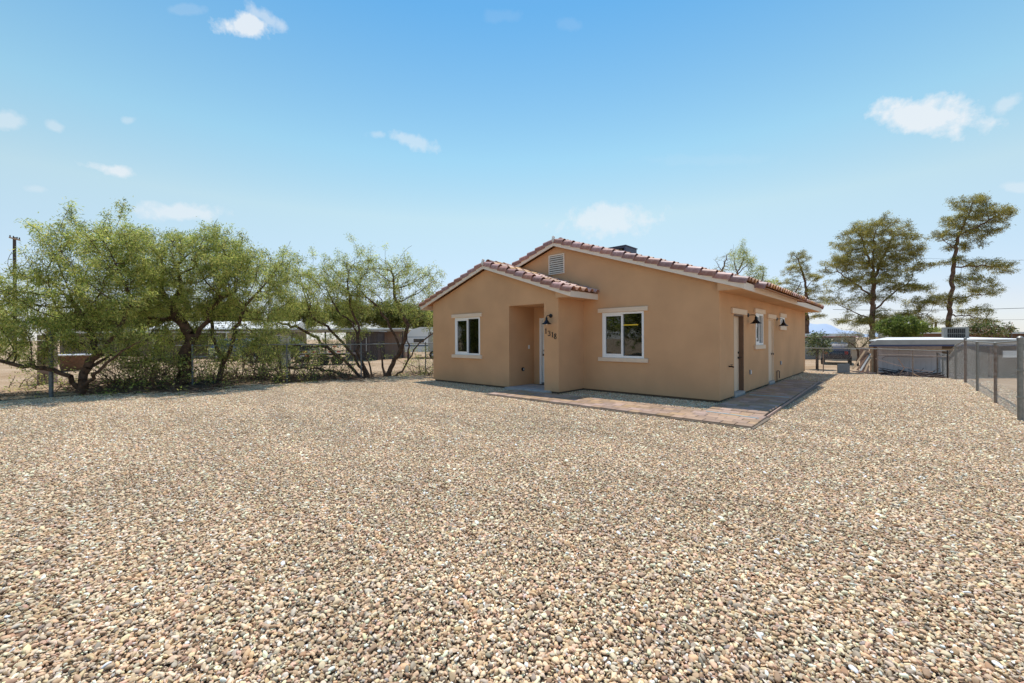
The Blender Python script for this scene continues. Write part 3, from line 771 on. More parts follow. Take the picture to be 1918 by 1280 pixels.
def put(name, me, loc, xaxis, zaxis, parent, jit=.0):
    xa = Vector(xaxis).normalized(); za = Vector(zaxis).normalized(); ya = za.cross(xa).normalized(); za = xa.cross(ya)
    m = Matrix((xa, ya, za)).transposed()
    if jit: m = m @ Matrix.Rotation(random.uniform(-jit, jit), 3, 'Z') @ Matrix.Rotation(random.uniform(-jit, jit) * .5, 3, 'Y')
    o = bpy.data.objects.new(name, me); COL.objects.link(o); o.parent = parent
    o.location = loc; o.rotation_euler = m.to_euler(); return o
def rake_row(xr, zt, xe, y, n, sgn_y=1):
    """tiles along a gable edge; sgn_y=1 when the outer side faces -y"""
    sg = 1 if xe > xr else -1
    dirv = Vector((sg * cs, 0, -sn)); up = Vector((sg * sn, 0, cs))
    Ls = abs(xe - xr) / cs; ex = Ls / n
    for i in range(n):
        q = Vector((xr, y, zt)) + dirv * (i * ex + random.uniform(-.006, .006)) + up * .028
        put('rake_tile', RT[1 if sg * sgn_y > 0 else -1], q, dirv, up, roof, .012)
YT = .095
rake_row(XM, ZDM, EV + .03, -FO + YT - .02, 16); rake_row(XM, ZDM, XL - EV - .03, -FO + YT - .02, 16)
rake_row(XPm, ZDP, XC + .53, YP - FO + YT - .02, 10); rake_row(XPm, ZDP, XL - EV - .03, YP - FO + YT - .02, 10)
rake_row(XM, ZDM, EV + .03, YB + .27 - YT + .02, 16, -1)
# ridge caps and white mortar at the gable peaks
RCM = MB(); prf = []
for (x, r, dz) in ((0, .098, 0), (.42, .112, .028)):
    prf.append([(x, -r * math.cos(t), r * .8 * math.sin(t) + dz) for t in np.linspace(0, math.pi, 10)] + [(x, (r - .016) * math.cos(t), (r * .8 - .016) * math.sin(t) + dz) for t in np.linspace(0, math.pi, 10)])
k = len(prf[0]); RCM.add(prf[0] + prf[1], [(i, (i + 1) % k, k + (i + 1) % k, k + i) for i in range(k)] + [tuple(range(k)), tuple(range(k, 2 * k))[::-1]])
t = RCM.build('ridge_tmp', 'tile_field', None, smooth=True); RCM = t.data; bpy.data.objects.remove(t)
def ridge_row(x, z, y0, y1):
    n = max(1, int((y1 - y0) / .37))
    for i in range(n):
        put('ridge_tile', RCM, (x, y1 - i * .37, z + .075), (0, -1, 0), (0, 0, 1), roof, .015)
ridge_row(XM, ZDM, -.1, YB + .2); ridge_row(XPm, ZDP, YP - .06, -.02)
for (x, y, z) in ((XM, -FO - .035, ZDM), (XPm, YP - FO - .035, ZDP)):
    bm = bmesh.new(); bmesh.ops.create_icosphere(bm, subdivisions=3, radius=1)
    for v in bm.verts:
        f_ = 1 + .12 * math.sin(v.co.x * 7 + v.co.z * 5) + .08 * math.sin(v.co.y * 9 + v.co.z * 11)
        v.co = Vector((v.co.x * .045, v.co.y * .04, v.co.z * .085)) * f_
    me = bpy.data.meshes.new('mortar_cap'); bm.to_mesh(me); bm.free(); o = link('mortar_cap', me, 'mortar', roof); o.location = (x + .01, y + .02, z + .045)
    o2 = bpy.data.objects.new('mortar_cap', me); COL.objects.link(o2); o2.parent = roof; o2.location = (x - .01, y + .07, z + .135); o2.rotation_euler = (1.2, .2, .6); o2.scale = (1, 1, .7)

# field tiles: local x across, local y up the slope, barrel + pan
def field_tile_geo():
    Wt, Lt = .28, .42
    pr = [(-.14, .012), (-.125, .002), (-.07, .0), (-.045, .004)] + [(.045 - .085 * math.cos(t), .004 + .088 * math.sin(t)) for t in np.linspace(0.12, math.pi - .1, 7)] + [(.14, .006)]
    th = .014
    bot = [(a, b_ - th) for a, b_ in pr][::-1]
    lo = [(a, 0, b_ + .030) for a, b_ in pr + bot]; hi = [(a, Lt, b_) for a, b_ in pr + bot]
    k = len(lo); n_ = len(pr)
    F = [(i, (i + 1), k + (i + 1), k + i) for i in range(n_ - 1)]
    F += [(i, i + 1, k - 2 - i, k - 1 - i) for i in range(n_ - 1)]
    return lo + hi, F
FV, FF = field_tile_geo()
FTM = bpy.data.meshes.new('roof_tile'); FTM.from_pydata(FV, [], FF); FTM.polygons.foreach_set('use_smooth', [True] * len(FF)); FTM.set_sharp_from_angle(angle=R(45)); FTM.materials.append(M['tile_field'])
n_tiles = 0; bulk = []
def field(xr, zt, xe, y0, y1, keep, over=.06):
    """fills one slope with tiles; keep(row, x, y) says which are single objects"""
    global n_tiles
    sg = 1 if xe > xr else -1
    down = Vector((sg * cs, 0, -sn)); up = Vector((sg * sn, 0, cs)); across = Vector((0, sg, 0))
    Ls = abs(xe - xr) / cs + over; nrow = int(Ls / .356)
    ncol = max(1, int(round((y1 - y0) / .28))); pw = (y1 - y0) / ncol
    for r in range(nrow):
        s = Ls - r * .356
        for c in range(ncol):
            y = y0 + (c + .5) * pw
            q = Vector((xr, y, zt + .045)) + down * (s + random.uniform(-.006, .006))
            if keep(r, q.x, y):
                o = put('roof_tile', FTM, q, across, up, roof, .01); n_tiles += 1
            else:
                bulk.append((q, across, up))
field(XPm, ZDP, XC + .52, YP - FO + .16, -.02, lambda r, x, y: True)
field(XM, ZDM, EV, -FO + .16, YB + .1, lambda r, x, y: r < 3)
field(XPm, ZDP, XL - EV, YP - FO + .16, -.02, lambda r, x, y: r < 2)
field(XM, ZDM, XL - EV, .0, YB + .1, lambda r, x, y: False)
# extra course hanging lower over the side doors
ze2 = ZDM - PITCH * (EV - XM)
down = Vector((cs, 0, -sn)); up = Vector((sn, 0, cs))
for c in range(19):
    y = .98 + c * .28
    put('roof_tile', FTM, Vector((.60, y, ZDM + .045 - PITCH * (.60 - XM))) + down * .25, (0, 1, 0), up, roof, .01)
for y, sy in ((.84, 1), (6.30, -1)):
    put('rake_tile', RT[1 if sy > 0 else -1], Vector((.44, y, ZDM - PITCH * (.44 - XM) + .025)), down, up, roof)
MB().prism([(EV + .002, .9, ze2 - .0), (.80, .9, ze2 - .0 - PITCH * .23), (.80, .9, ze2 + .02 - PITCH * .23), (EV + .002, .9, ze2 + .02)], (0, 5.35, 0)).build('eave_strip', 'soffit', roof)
bv = np.array(FV); bfq = np.array(FF); allV, allF = [], []
for i, (q, ac, up_) in enumerate(bulk):
    ya = up_.cross(ac); m = np.array([ac[:], ya[:], up_[:]])
    allV.append(bv @ m + np.array(q[:])); allF.append(bfq + i * len(bv))
o = mesh_np('roof_tiles', np.concatenate(allV), np.concatenate(allF), 'tile_field', roof, smooth=True); tag(o, kind='stuff'); o.data.set_sharp_from_angle(angle=R(45))

# evaporative cooler on the roof
ck = empty('rooftop_cooler', (-4.85, 3.9, 4.55), 'dark slate metal cooler box standing on the tan house roof', 'roof cooler')
x0, x1, y0, y1, z0, z1 = -5.35, -4.35, 3.62, 4.52, 4.45, 5.03
MB().box((x0, y0, z1 - .06), (x1, y1, z1)).box((x0 - .03, y0 - .03, z1), (x1 + .03, y1 + .03, z1 + .03)).build('lid', 'cooler_blue', ck)
MB().box((x0, y0, z0), (x0 + .06, y0 + .06, z1 - .06)).box((x1 - .06, y0, z0), (x1, y0 + .06, z1 - .06)).box((x0, y1 - .06, z0), (x0 + .06, y1, z1 - .06)).box((x1 - .06, y1 - .06, z0), (x1, y1, z1 - .06)).box((x0, y0, z0), (x1, y1, z0 + .12)).build('frame', 'cooler_blue', ck)
MB().box((x1 - .02, y0 + .06, z0 + .12), (x1, y1 - .06, z1 - .06)).box((x0, y0 + .06, z0 + .12), (x0 + .02, y1 - .06, z1 - .06)).box((x0 + .06, y1 - .02, z0 + .12), (x1 - .06, y1, z1 - .06)).build('side_panel', 'cooler_blue', ck)
MB().cbox((-4.78, 3.95, 4.82), (.42, .3, .34)).lathe((-4.5, 3.9, 4.85), (1, 0, 0), [(.1, 0), (.1, .1)], 12).build('blower', 'steel', ck, bevel=.02)
MB().cbox((-5.1, 3.9, 4.98), (.24, .1, .08)).build('motor', 'siding_pink', ck)

# ================================================================== FENCES
def rail_tube(name, pts, r, m, parent): return MB().tube(pts, r, 8).build(name, m, parent, smooth=True)
def chain_mesh(parent, path_pts, m='wire', pitch=.068, r=.00105):
    """path_pts: list of (x, y, zbot, ztop) posts; diagonal wires woven between"""
    pts = [np.array(q, float) for q in path_pts]
    L_ = [0]
    for a_, b_ in zip(pts[:-1], pts[1:]): L_.append(L_[-1] + math.hypot(*(b_ - a_)[:2]))
    def P(s, t):
        s = min(max(s, 0), L_[-1] - 1e-6); i = max(j for j in range(len(L_)) if L_[j] <= s); i = min(i, len(pts) - 2)
        f = (s - L_[i]) / (L_[i + 1] - L_[i]); q = pts[i] * (1 - f) + pts[i + 1] * f
        return (q[0], q[1], q[2] + (q[3] - q[2]) * t)
    hgt = pts[0][3] - pts[0][2]; A, B = [], []
    for sgn in (1, -1):
        s = -hgt
        while s < L_[-1] + hgt:
            a_, b_ = (s, 0.0), (s + hgt * sgn, 1.0)
            (sa, ta), (sb, tb) = a_, b_
            def cl(sa, ta, sb, tb, lim, hi):
                f = (lim - sa) / (sb - sa); return lim, ta + (tb - ta) * f
            lo, hi = 0.0, L_[-1]
            if max(sa, sb) > lo + 1e-3 and min(sa, sb) < hi - 1e-3:
                if sa < lo: sa, ta = cl(sa, ta, sb, tb, lo, 0)
                elif sa > hi: sa, ta = cl(sa, ta, sb, tb, hi, 0)
                if sb < lo: sb, tb = cl(a_[0], a_[1], b_[0], b_[1], lo, 0)
                elif sb > hi: sb, tb = cl(a_[0], a_[1], b_[0], b_[1], hi, 0)
                n_ = 3
                for q in range(n_):
                    f0, f1 = q / n_, (q + 1) / n_
                    A.append(P(sa + (sb - sa) * f0, ta + (tb - ta) * f0)); B.append(P(sa + (sb - sa) * f1, ta + (tb - ta) * f1))
            s += pitch
    pl = np.array(parent.location[:]); V, F = seg_mesh(np.array(A) - pl, np.array(B) - pl, r, r, 3)
    o = mesh_np('chain_link', V, F, m, parent); return tag(o, kind='stuff')

fr = empty('chain_link_fence', (4.76, 5, 0), 'silver chain link fence along the right side of the gravel drive', 'fence')
ys_ = [1.50, 4.26, 7.2, 10.18]
rp = [(4.79, 1.50, 0, 1.50), (4.777, 4.26, -.01, 1.43), (4.745, 7.2, 0, 1.43), (4.735, 10.18, 0, 1.46), (4.68, 13.0, -.36, 1.24), (4.62, 15.6, -.6, .80), (4.57, 18.0, -.6, .74), (4.5, 20.4, -.6, .72)]
gp = []
for i, (x, y, zb_, zt_) in enumerate(rp):
    r_ = .043 if i == 0 else (.036 if i == 3 else .029)
    zt2 = zt_ + (.05 if i in (0, 3) else -.02)
    p_ = MB().tube([(x, y, zb_ - .1), (x, y, zt2)], r_, 10).build('post', 'steel' if i % 2 == 0 else 'steel_old', fr, smooth=True)
    if i in (0, 3): MB().lathe((x, y, zt2), (0, 0, 1), [(r_ + .006, -.02), (r_ + .006, .01), (r_ * .6, .035), (0, .042)], 10).build('cap', 'steel', p_, smooth=True)
    else: MB().lathe((x, y, zt2), (0, 0, 1), [(r_ + .005, -.04), (r_ + .005, .0), (.03, .03), (.012, .045)], 10).build('cap', 'steel', p_, smooth=True)
for a_, b_ in zip(rp[:-1], rp[1:]):
    rail_tube('top_rail', [(a_[0], a_[1], a_[3]), (b_[0], b_[1], b_[3])], .019, 'steel', fr)
chain_mesh(fr, [(x + .034, y, zb_ + .03, zt_ - .01) for x, y, zb_, zt_ in rp])
MB().cbox((4.79, 1.5, .95), (.10, .10, .03)).cbox((4.79, 1.5, .45), (.10, .10, .03)).build('tension_band', 'steel', fr)

fb = empty('chain_link_fence', (2, 12.8, 0), 'low chain link fence across the back of the gravel with open posts', 'fence')
bp = [(-.35, 13.35, 1.06), (.32, 13.3, 1.06), (2.35, 13.1, 1.06), (4.5, 12.9, 1.02)]
for (x, y, z), m_ in zip([(-.35, 13.35, 1.06), (.30, 13.3, 1.06), (.50, 13.28, 1.06), (2.40, 13.1, 1.10), (3.48, 13.0, 1.02), (4.45, 12.75, 1.05)], ['steel_dull', 'black', 'steel_old', 'steel_old', 'steel_old', 'black']):
    MB().tube([(x, y, -.35), (x, y, z)], .022, 8).build('post', m_, fb, smooth=True)
rail_tube('top_rail', [(-2.5, 13.5, 1.07), (2.4, 13.1, 1.07), (4.5, 12.75, 1.02)], .017, 'steel', fb)
rail_tube('mid_rail', [(2.4, 13.1, .80), (2.9, 13.05, .84), (4.45, 12.75, .80)], .014, 'steel_old', fb)
chain_mesh(fb, [(-2.5, 13.5, .25, 1.05), (1.6, 13.2, .3, 1.05)], r=.0011)

fl = empty('chain_link_fence', (-13.2, -5.1, 0), 'low dull chain link fence under the mesquite trees on the left', 'fence')
lp = [(-14.30, -10.94), (-13.746, -7.83), (-13.264, -5.13), (-12.795, -2.5), (-12.30, .27), (-11.75, 3.4), (-11.2, 6.5)]
for i, (x, y) in enumerate(lp):
    z = 1.90 if i == 0 else 1.42
    p_ = MB().tube([(x, y, -.1), (x + (.02 if i == 0 else 0), y, z)], .048 if i == 0 else .027, 10).build('post', 'steel_dull', fl, smooth=True)
    MB().lathe((x + (.02 if i == 0 else 0), y, z), (0, 0, 1), [(.05 if i == 0 else .031, -.03), (.05 if i == 0 else .031, 0), (.012, .03), (0, .031)], 10).build('cap', 'steel_dull', p_, smooth=True)
rail_tube('top_rail', [(lp[1][0], lp[1][1], 1.40)] + [(x, y, 1.39 + .02 * math.sin(y)) for x, y in lp[2:]], .019, 'steel', fl)
chain_mesh(fl, [(x, y, .02, 1.38 if i else .5) for i, (x, y) in enumerate(lp[1:])], 'steel_dull', r=.0010, pitch=.08)

# ================================================================== TREES
def leaf_cloud(P, D, k, ln, wd, g_, spread, pal, droop=.25, flat=0.0, keep=.6):
    """P positions, D directions of twigs; k leaves at each. returns V,F,tone"""
    sel = g_.random(len(P)) < keep; P = P[sel]; D = D[sel]; k = int(k / keep)
    n_ = len(P) * k; cl = np.repeat(g_.lognormal(0, .22, (len(P), 1)), k, 0)
    P = np.repeat(P, k, 0); D = np.repeat(D, k, 0)
    pos = P + g_.normal(0, spread, (n_, 3)) * np.array([1, 1, 1 - flat])
    d = D * .6 + g_.normal(0, .75, (n_, 3)); d[:, 2] -= droop; d[:, 2] *= (1 - flat * .5)
    d /= np.linalg.norm(d, axis=1, keepdims=True)
    w = np.cross(d, g_.normal(0, 1, (n_, 3)) + np.array([0, 0, 1.2])); w /= np.maximum(np.linalg.norm(w, axis=1, keepdims=True), 1e-6)
    L_ = g_.uniform(.6, 1.25, (n_, 1)) * ln; Wd = g_.uniform(.6, 1.2, (n_, 1)) * wd
    V = np.stack([pos, pos + d * L_ * .5 + w * Wd * .5 - np.array([0, 0, .0]), pos + d * L_ + np.array([0, 0, -1.]) * L_ * .12, pos + d * L_ * .45 - w * Wd * .5], 1).reshape(-1, 3)
    F = np.arange(n_ * 4).reshape(-1, 4)
    pal = np.array(pal); c = pal[g_.integers(0, len(pal), n_)] * g_.uniform(.8, 1.2, (n_, 1)) * cl
    return V, F, np.repeat(c, 4, 0)

GROW = {}
def grow(stems, blobs, step, n_attr, infl, kill, seed, iters=70, tropism=0.04, spray=0.0):
    g_ = np.random.default_rng(seed)
    P, par, SM = [], [], {}
    for si_, st in enumerate(stems):
        tot_ = max(1e-6, sum(np.linalg.norm(np.array(b_) - np.array(a_)) for a_, b_ in zip(st[:-1], st[1:]))); run_ = 0.0
        st = [np.array(q, float) for q in st]
        last = -1
        if P:
            dd = np.linalg.norm(np.array(P) - st[0], axis=1); j = int(dd.argmin()); last = j
            if dd[j] > step * .5: P.append(st[0]); par.append(j); last = len(P) - 1; SM[last] = .6
        else: P.append(st[0]); par.append(-1); last = 0
        for a_, b_ in zip(st[:-1], st[1:]):
            m_ = max(1, int(round(np.linalg.norm(b_ - a_) / step)))
            for q in range(1, m_ + 1):
                P.append(a_ + (b_ - a_) * q / m_ + g_.normal(0, step * .13, 3)); par.append(last); last = len(P) - 1; run_ += np.linalg.norm(b_ - a_) / m_; SM[last] = (1 - .78 * run_ / tot_) * (.62 if si_ else .8)
    GROW['smin'] = SM
    A = []
    vol = np.array([b_[3] * b_[4] * b_[5] for b_ in blobs]); vol = vol / vol.sum()
    for b_, v in zip(blobs, vol):
        m_ = max(4, int(n_attr * v)); q = g_.normal(size=(m_, 3)); q /= np.linalg.norm(q, axis=1, keepdims=True); q *= g_.uniform(.05, 1, (m_, 1)) ** (1 / 2.6)
        # offsets in camera-right / depth / up axes of the blob
        rt = np.array([math.cos(YAW), math.sin(YAW), 0]); fw_ = np.array([-math.sin(YAW), math.cos(YAW), 0]); upv = np.array([0, 0, 1.])
        A.append(np.array(b_[:3]) + q[:, :1] * b_[3] * rt + q[:, 1:2] * b_[4] * fw_ + q[:, 2:3] * b_[5] * upv)
    A = np.concatenate(A); A = A[A[:, 2] > .35]
    P = np.array(P); par = np.array(par)
    d2 = ((A[:, None] - P[None]) ** 2).sum(-1); ni = d2.argmin(1); nd = d2.min(1); alive = nd > kill * kill
    for it in range(iters):
        m_ = alive & (nd < infl * infl if it > 12 else alive)
        if not m_.any(): break
        idx = ni[m_]; dv = A[m_] - P[idx]; dv /= np.maximum(np.linalg.norm(dv, axis=1, keepdims=True), 1e-6)
        un, inv = np.unique(idx, return_inverse=True)
        s_ = np.zeros((len(un), 3)); np.add.at(s_, inv, dv)
        s_ += g_.normal(0, .25, s_.shape); s_[:, 2] += tropism * len(s_[0])
        s_ /= np.maximum(np.linalg.norm(s_, axis=1, keepdims=True), 1e-6)
        Q = P[un] + s_ * step
        base = len(P); P = np.concatenate([P, Q]); par = np.concatenate([par, un])
        dd = ((A[:, None] - Q[None]) ** 2).sum(-1); j = dd.argmin(1); dm = dd[np.arange(len(A)), j]
        up_ = dm < nd; ni[up_] = base + j[up_]; nd[up_] = dm[up_]
        alive &= nd > kill * kill
    if spray:
        has = np.zeros(len(P), bool); has[par[par >= 0]] = True
        tipi = np.where(~has)[0]; cen = P.mean(0)
        pick = tipi[g_.random(len(tipi)) < spray]
        newP, newpar = [], []
        for i in pick:
            d_ = P[i] - cen; d_ /= np.linalg.norm(d_) + 1e-6; d_ = d_ * .7 + g_.normal(0, .35, 3); d_[2] += .35 + .5 * max(d_[2], 0)
            last = i; q = P[i].copy()
            for s_ in range(int(g_.integers(2, 6))):
                d_ = d_ + g_.normal(0, .15, 3); d_[2] -= .06; d_ /= np.linalg.norm(d_); q = q + d_ * step * .8
                newP.append(q.copy()); newpar.append(last); last = len(P) + len(newP) - 1
        if newP: P = np.concatenate([P, np.array(newP)]); par = np.concatenate([par, np.array(newpar)])
    return P, par
def tree_mesh(root, P, par, r_tip, r_root, bark, twig_limit=.02, stem_f=.75):
    n_ = len(P); w = np.zeros(n_); has = np.zeros(n_, bool); has[par[par >= 0]] = True
    w[~has] = 1
    for i in range(n_ - 1, 0, -1): w[par[i]] += w[i] if par[i] < i else 0
    e = math.log(r_root / r_tip) / math.log(max(w.max(), 2)); r = r_tip * np.maximum(w, 1) ** e
    for k_, f_ in GROW['smin'].items(): r[k_] = max(r[k_], min(f_ * r_root * stem_f, r_root))
    off = np.array(root.location[:])
    i = np.arange(1, n_); A = P[par[i]] - off; B = P[i] - off; rb = r[i]; ra = np.minimum(r[par[i]], rb * 1.6 + .003)
    big = rb > twig_limit
    V1, F1 = seg_mesh(A[big], B[big] + (B[big] - A[big]) * .06, ra[big], rb[big], 8)
    mesh_np('trunk', V1, F1, bark, root, smooth=True)
    if (~big).any():
        V2, F2 = seg_mesh(A[~big], B[~big], ra[~big], rb[~big], 3)
        o = mesh_np('branches', V2, F2, bark, root, smooth=True); tag(o, kind='stuff')
    return r, e
def tips(P, par, r, lim):
    i = np.where((r < lim) & (par >= 0))[0]; D = P[i] - P[par[i]]; D /= np.maximum(np.linalg.norm(D, axis=1, keepdims=True), 1e-6); return i, D
KM = 3.9
MESQ = [(.40, .45, .11), (.50, .52, .14), (.58, .57, .19), (.30, .38, .09), (.64, .58, .20), (.36, .43, .11), (.14, .19, .05)]
def mesquite(base_px, stems_px, blobs_px, d, seed, label, n_attr=1500, k=9, step=.2, r_root=.14, leaf=(.10, .022), group='mesquite trees along the left fence', name='mesquite_tree', cat='tree', spread=.085, pal=MESQ):
    b0 = at(base_px[0], base_px[1], d)
    root = empty(name, (b0.x, b0.y, 0), label, cat, group=group)
    g_ = np.random.default_rng(seed)
    stems = []
    for st in stems_px:
        pts = []
        for q in st:
            dz = q[2] if len(q) > 2 else 0
            v = at(q[0], q[1], d + dz); pts.append((v.x, v.y, max(v.z, -.05)))
        stems.append(pts)
    blobs = []
    for (px, py, dz, rx, ry, rd) in blobs_px:
        c = at(px, py, d + dz); s_ = (d + dz) / FPX; blobs.append((c.x, c.y, c.z, rx * s_, rd, ry * s_))
    P, par = grow(stems, blobs, step, n_attr, 1.3, step * 1.15, seed, spray=.3)
    r, e = tree_mesh(root, P, par, .0060, r_root, 'bark')
    i, D = tips(P, par, r, .0155)
    print(label, 'twigs', len(i)); V, F, t = leaf_cloud(P[i] - np.array(root.location[:]), D, int(k * KM), leaf[0], leaf[1], g_, spread, pal)
    o = mesh_np('crown', V, F, 'leaf', root, tone=t); 
    return root

mesquite((150, 735), [[(150, 737), (155, 710), (163, 690), (182, 665, .1), (205, 642, .2), (232, 600, .3), (245, 560, .4)],
                      [(156, 728), (178, 700, -.2), (205, 676, -.4), (235, 655, -.6), (262, 640, -.7)],
                      [(163, 690), (200, 670, .4), (232, 652, .6)],
                      [(148, 728), (128, 706, -.3), (85, 690, -.5), (40, 684, -.6), (-5, 672, -.6)],
                      [(182, 665, .1), (170, 620, .5), (140, 570, .7)]],
         [(75, 575, 0, 85, 62, 1.5), (165, 495, .3, 75, 60, 1.5), (20, 645, -.3, 60, 42, 1.0), (215, 540, .5, 70, 76, 1.4), (138, 446, .3, 42, 36, .8), (0, 545, .3, 34, 40, 1.0), (95, 628, -.4, 70, 38, .9), (-60, 600, .2, 60, 70, 1.2), (212, 444, .3, 42, 26, .8), (200, 625, .3, 60, 40, 1.0), (60, 675, -.6, 60, 22, .6)],
         11.95, 21, 'mesquite tree leaning out from the tall corner post at far left', n_attr=2500, k=13, r_root=.115)
mesquite((341, 722), [[(339, 724), (344, 695), (347, 665), (358, 640), (359, 629), (331, 591), (312, 566), (268, 526)],
                      [(331, 591), (328, 560), (340, 532), (332, 500)], [(312, 566), (300, 540), (305, 500, .3)],
                      [(358, 640), (376, 617), (391, 600), (392, 579), (416, 560), (440, 548, .3)],
                      [(350, 660, .1), (345, 610, .5), (341, 580, .8)], [(333, 592), (300, 600, .4), (262, 585, .7)]],
         [(330, 484, 0, 80, 48, 1.5), (262, 486, .2, 66, 52, 1.5), (410, 490, .2, 62, 46, 1.5), (350, 545, .3, 110, 45, 1.6), (290, 560, .4, 80, 40, 1.4), (300, 452, 0, 46, 24, .9), (400, 456, 0, 45, 20, .9), (320, 620, .5, 60, 34, .9), (270, 640, .4, 50, 42, .9), (390, 560, .2, 60, 46, 1.2), (300, 680, -.3, 60, 20, .7), (235, 665, 0, 45, 26, .8)],
         13.95, 22, 'thick trunked mesquite tree forking low beside the second fence post', n_attr=2400, k=12, r_root=.19)
mesquite((408, 722), [[(407, 724), (412, 700), (418, 675), (408, 655), (399, 630), (397, 590), (410, 550)],
                      [(416, 690), (430, 660), (437, 630), (448, 605), (462, 570)]],
         [(470, 520, 0, 68, 62, 1.5), (430, 575, .3, 60, 42, 1.1), (512, 508, .3, 46, 34, 1.0), (425, 484, 0, 42, 38, 1.0), (500, 570, .3, 50, 42, 1.1), (440, 640, -.2, 55, 30, .8), (480, 610, -.3, 50, 30, .8), (380, 640, 0, 34, 26, .7)],
         14.35, 23, 'slender mesquite tree with two dark stems beside the thick trunk', n_attr=1300, k=10, r_root=.085)
mesquite((680, 708), [[(678, 710), (660, 690, -.1), (640, 672, -.2), (612, 650, -.3), (585, 628, -.3), (555, 612, -.3), (520, 602, -.2), (480, 600, 0)],
                      [(690, 709), (664, 668), (642, 640), (612, 612), (590, 600), (577, 580)],
                      [(694, 708), (672, 668), (670, 628), (660, 605), (640, 590), (625, 570)],
                      [(672, 628), (668, 600), (656, 575), (652, 545)],
                      [(676, 711), (640, 699, -.4), (590, 689, -.5), (535, 690, -.5), (480, 693, -.3), (448, 675, 0), (415, 660, .2), (395, 655, .3)],
                      [(612, 650, -.3), (560, 650, -.5), (520, 650, -.6)]],
         [(560, 545, 0, 75, 50, 1.6), (640, 532, .2, 58, 44, 1.4), (545, 512, .2, 40, 24, .9), (600, 518, .2, 45, 22, .9), (520, 595, -.1, 50, 26, 1.0), (670, 500, .2, 40, 26, .8), (610, 575, 0, 50, 30, 1.0), (520, 645, -.4, 55, 24, .8), (600, 640, -.2, 55, 20, .7), (560, 600, -.3, 60, 26, 1.0), (660, 625, .3, 34, 24, .7)],
         17.2, 24, 'mesquite tree with long low limbs sweeping left over the fence', n_attr=1900, k=9, step=.22, r_root=.105)
mesquite((730, 706), [[(722, 708), (716, 680), (713, 660), (711, 648)],
                      [(726, 708), (736, 680), (750, 658), (757, 640)], [(757, 640), (762, 612), (752, 585), (742, 560), (735, 530)],
                      [(733, 708), (752, 694), (765, 675), (780, 648), (800, 632), (818, 622)], [(765, 675), (766, 645), (757, 612)],
                      [(750, 658), (738, 628), (724, 600), (704, 570)], [(700, 709), (690, 680), (680, 650), (672, 640)]],
         [(700, 525, 0, 48, 44, 1.3), (752, 522, 0, 46, 38, 1.3), (795, 535, .2, 36, 32, 1.0), (742, 505, 0, 34, 20, .9), (800, 585, .3, 34, 34, .9), (675, 565, 0, 34, 30, .9), (760, 575, .2, 40, 26, .9)],
         17.6, 25, 'mesquite tree with a cut stump stem nearest the house', n_attr=1300, k=7, step=.2, r_root=.10)

# twiggy thicket and dead branch litter under the trees
def thicket(px0, px1, ypx, d, h, count, label, seed, leafk=2, name='thicket', cat='brush'):
    g_ = np.random.default_rng(seed); A, B, ra, rb = [], [], [], []
    b0 = at((px0 + px1) / 2, ypx, d); root = empty(name, (b0.x, b0.y, 0), label, cat); T = []
    for i in range(count):
        px = g_.uniform(px0, px1); dd = d + g_.uniform(-.5, .8); q = np.array(at(px, ypx, dd)[:]); q[2] = .0
        v = np.array([g_.normal(0, .6), g_.normal(0, .6), g_.uniform(.35, 1.2)]); r_ = g_.uniform(.008, .02)
        for s_ in range(int(g_.integers(3, 7))):
            v = v + g_.normal(0, .35, 3); v /= np.linalg.norm(v); q2 = q + v * h * .22; q2[2] = max(q2[2], .02)
            A.append(q); B.append(q2); ra.append(r_); rb.append(r_ * .75); r_ *= .75
            if g_.random() < .8:
                w = v + g_.normal(0, .8, 3); w /= np.linalg.norm(w); q3 = q2 + w * h * .2; q3[2] = max(q3[2], .02); A.append(q2); B.append(q3); ra.append(r_); rb.append(.003); T.append(q3)
            q = q2
        T.append(q)
    off = np.array([b0.x, b0.y, 0]); V, F = seg_mesh(np.array(A) - off, np.array(B) - off, np.array(ra), np.array(rb), 4)
    o = mesh_np('twigs', V, F, 'twig', root); tag(o, kind='stuff')
    if leafk:
        T = np.array(T) - off; V, F, t = leaf_cloud(T, np.tile([[0, 0, 1.]], (len(T), 1)), leafk, .09, .03, g_, .09, MESQ)
        o = mesh_np('leaves', V, F, 'leaf', root, tone=t); tag(o, kind='stuff')
    return root
thicket(205, 335, 716, 13.4, 1.5, 150, 'tangled twiggy undergrowth between the two leftmost mesquite trunks', 31, 7)
thicket(345, 420, 712, 14.6, 1.2, 70, 'tangled twigs behind the thick mesquite trunk', 32, 6)
thicket(430, 660, 702, 16.2, .9, 90, 'low dry twigs along the left fence below the sweeping limbs', 33, 3)
thicket(430, 545, 706, 15.8, 2.1, 70, 'leafy green undergrowth below the slender mesquite crown', 36, 12)
thicket(560, 655, 700, 17.4, 1.7, 40, 'leafy sprouts between the sweeping limbs of the low mesquite', 37, 7)
thicket(775, 812, 700, 18.2, 1.5, 20, 'small green sprouts growing beside the left end of the house', 34, 14)
thicket(0, 130, 712, 13.5, .8, 16, 'sparse twigs hanging near the tall corner post', 35, 6)
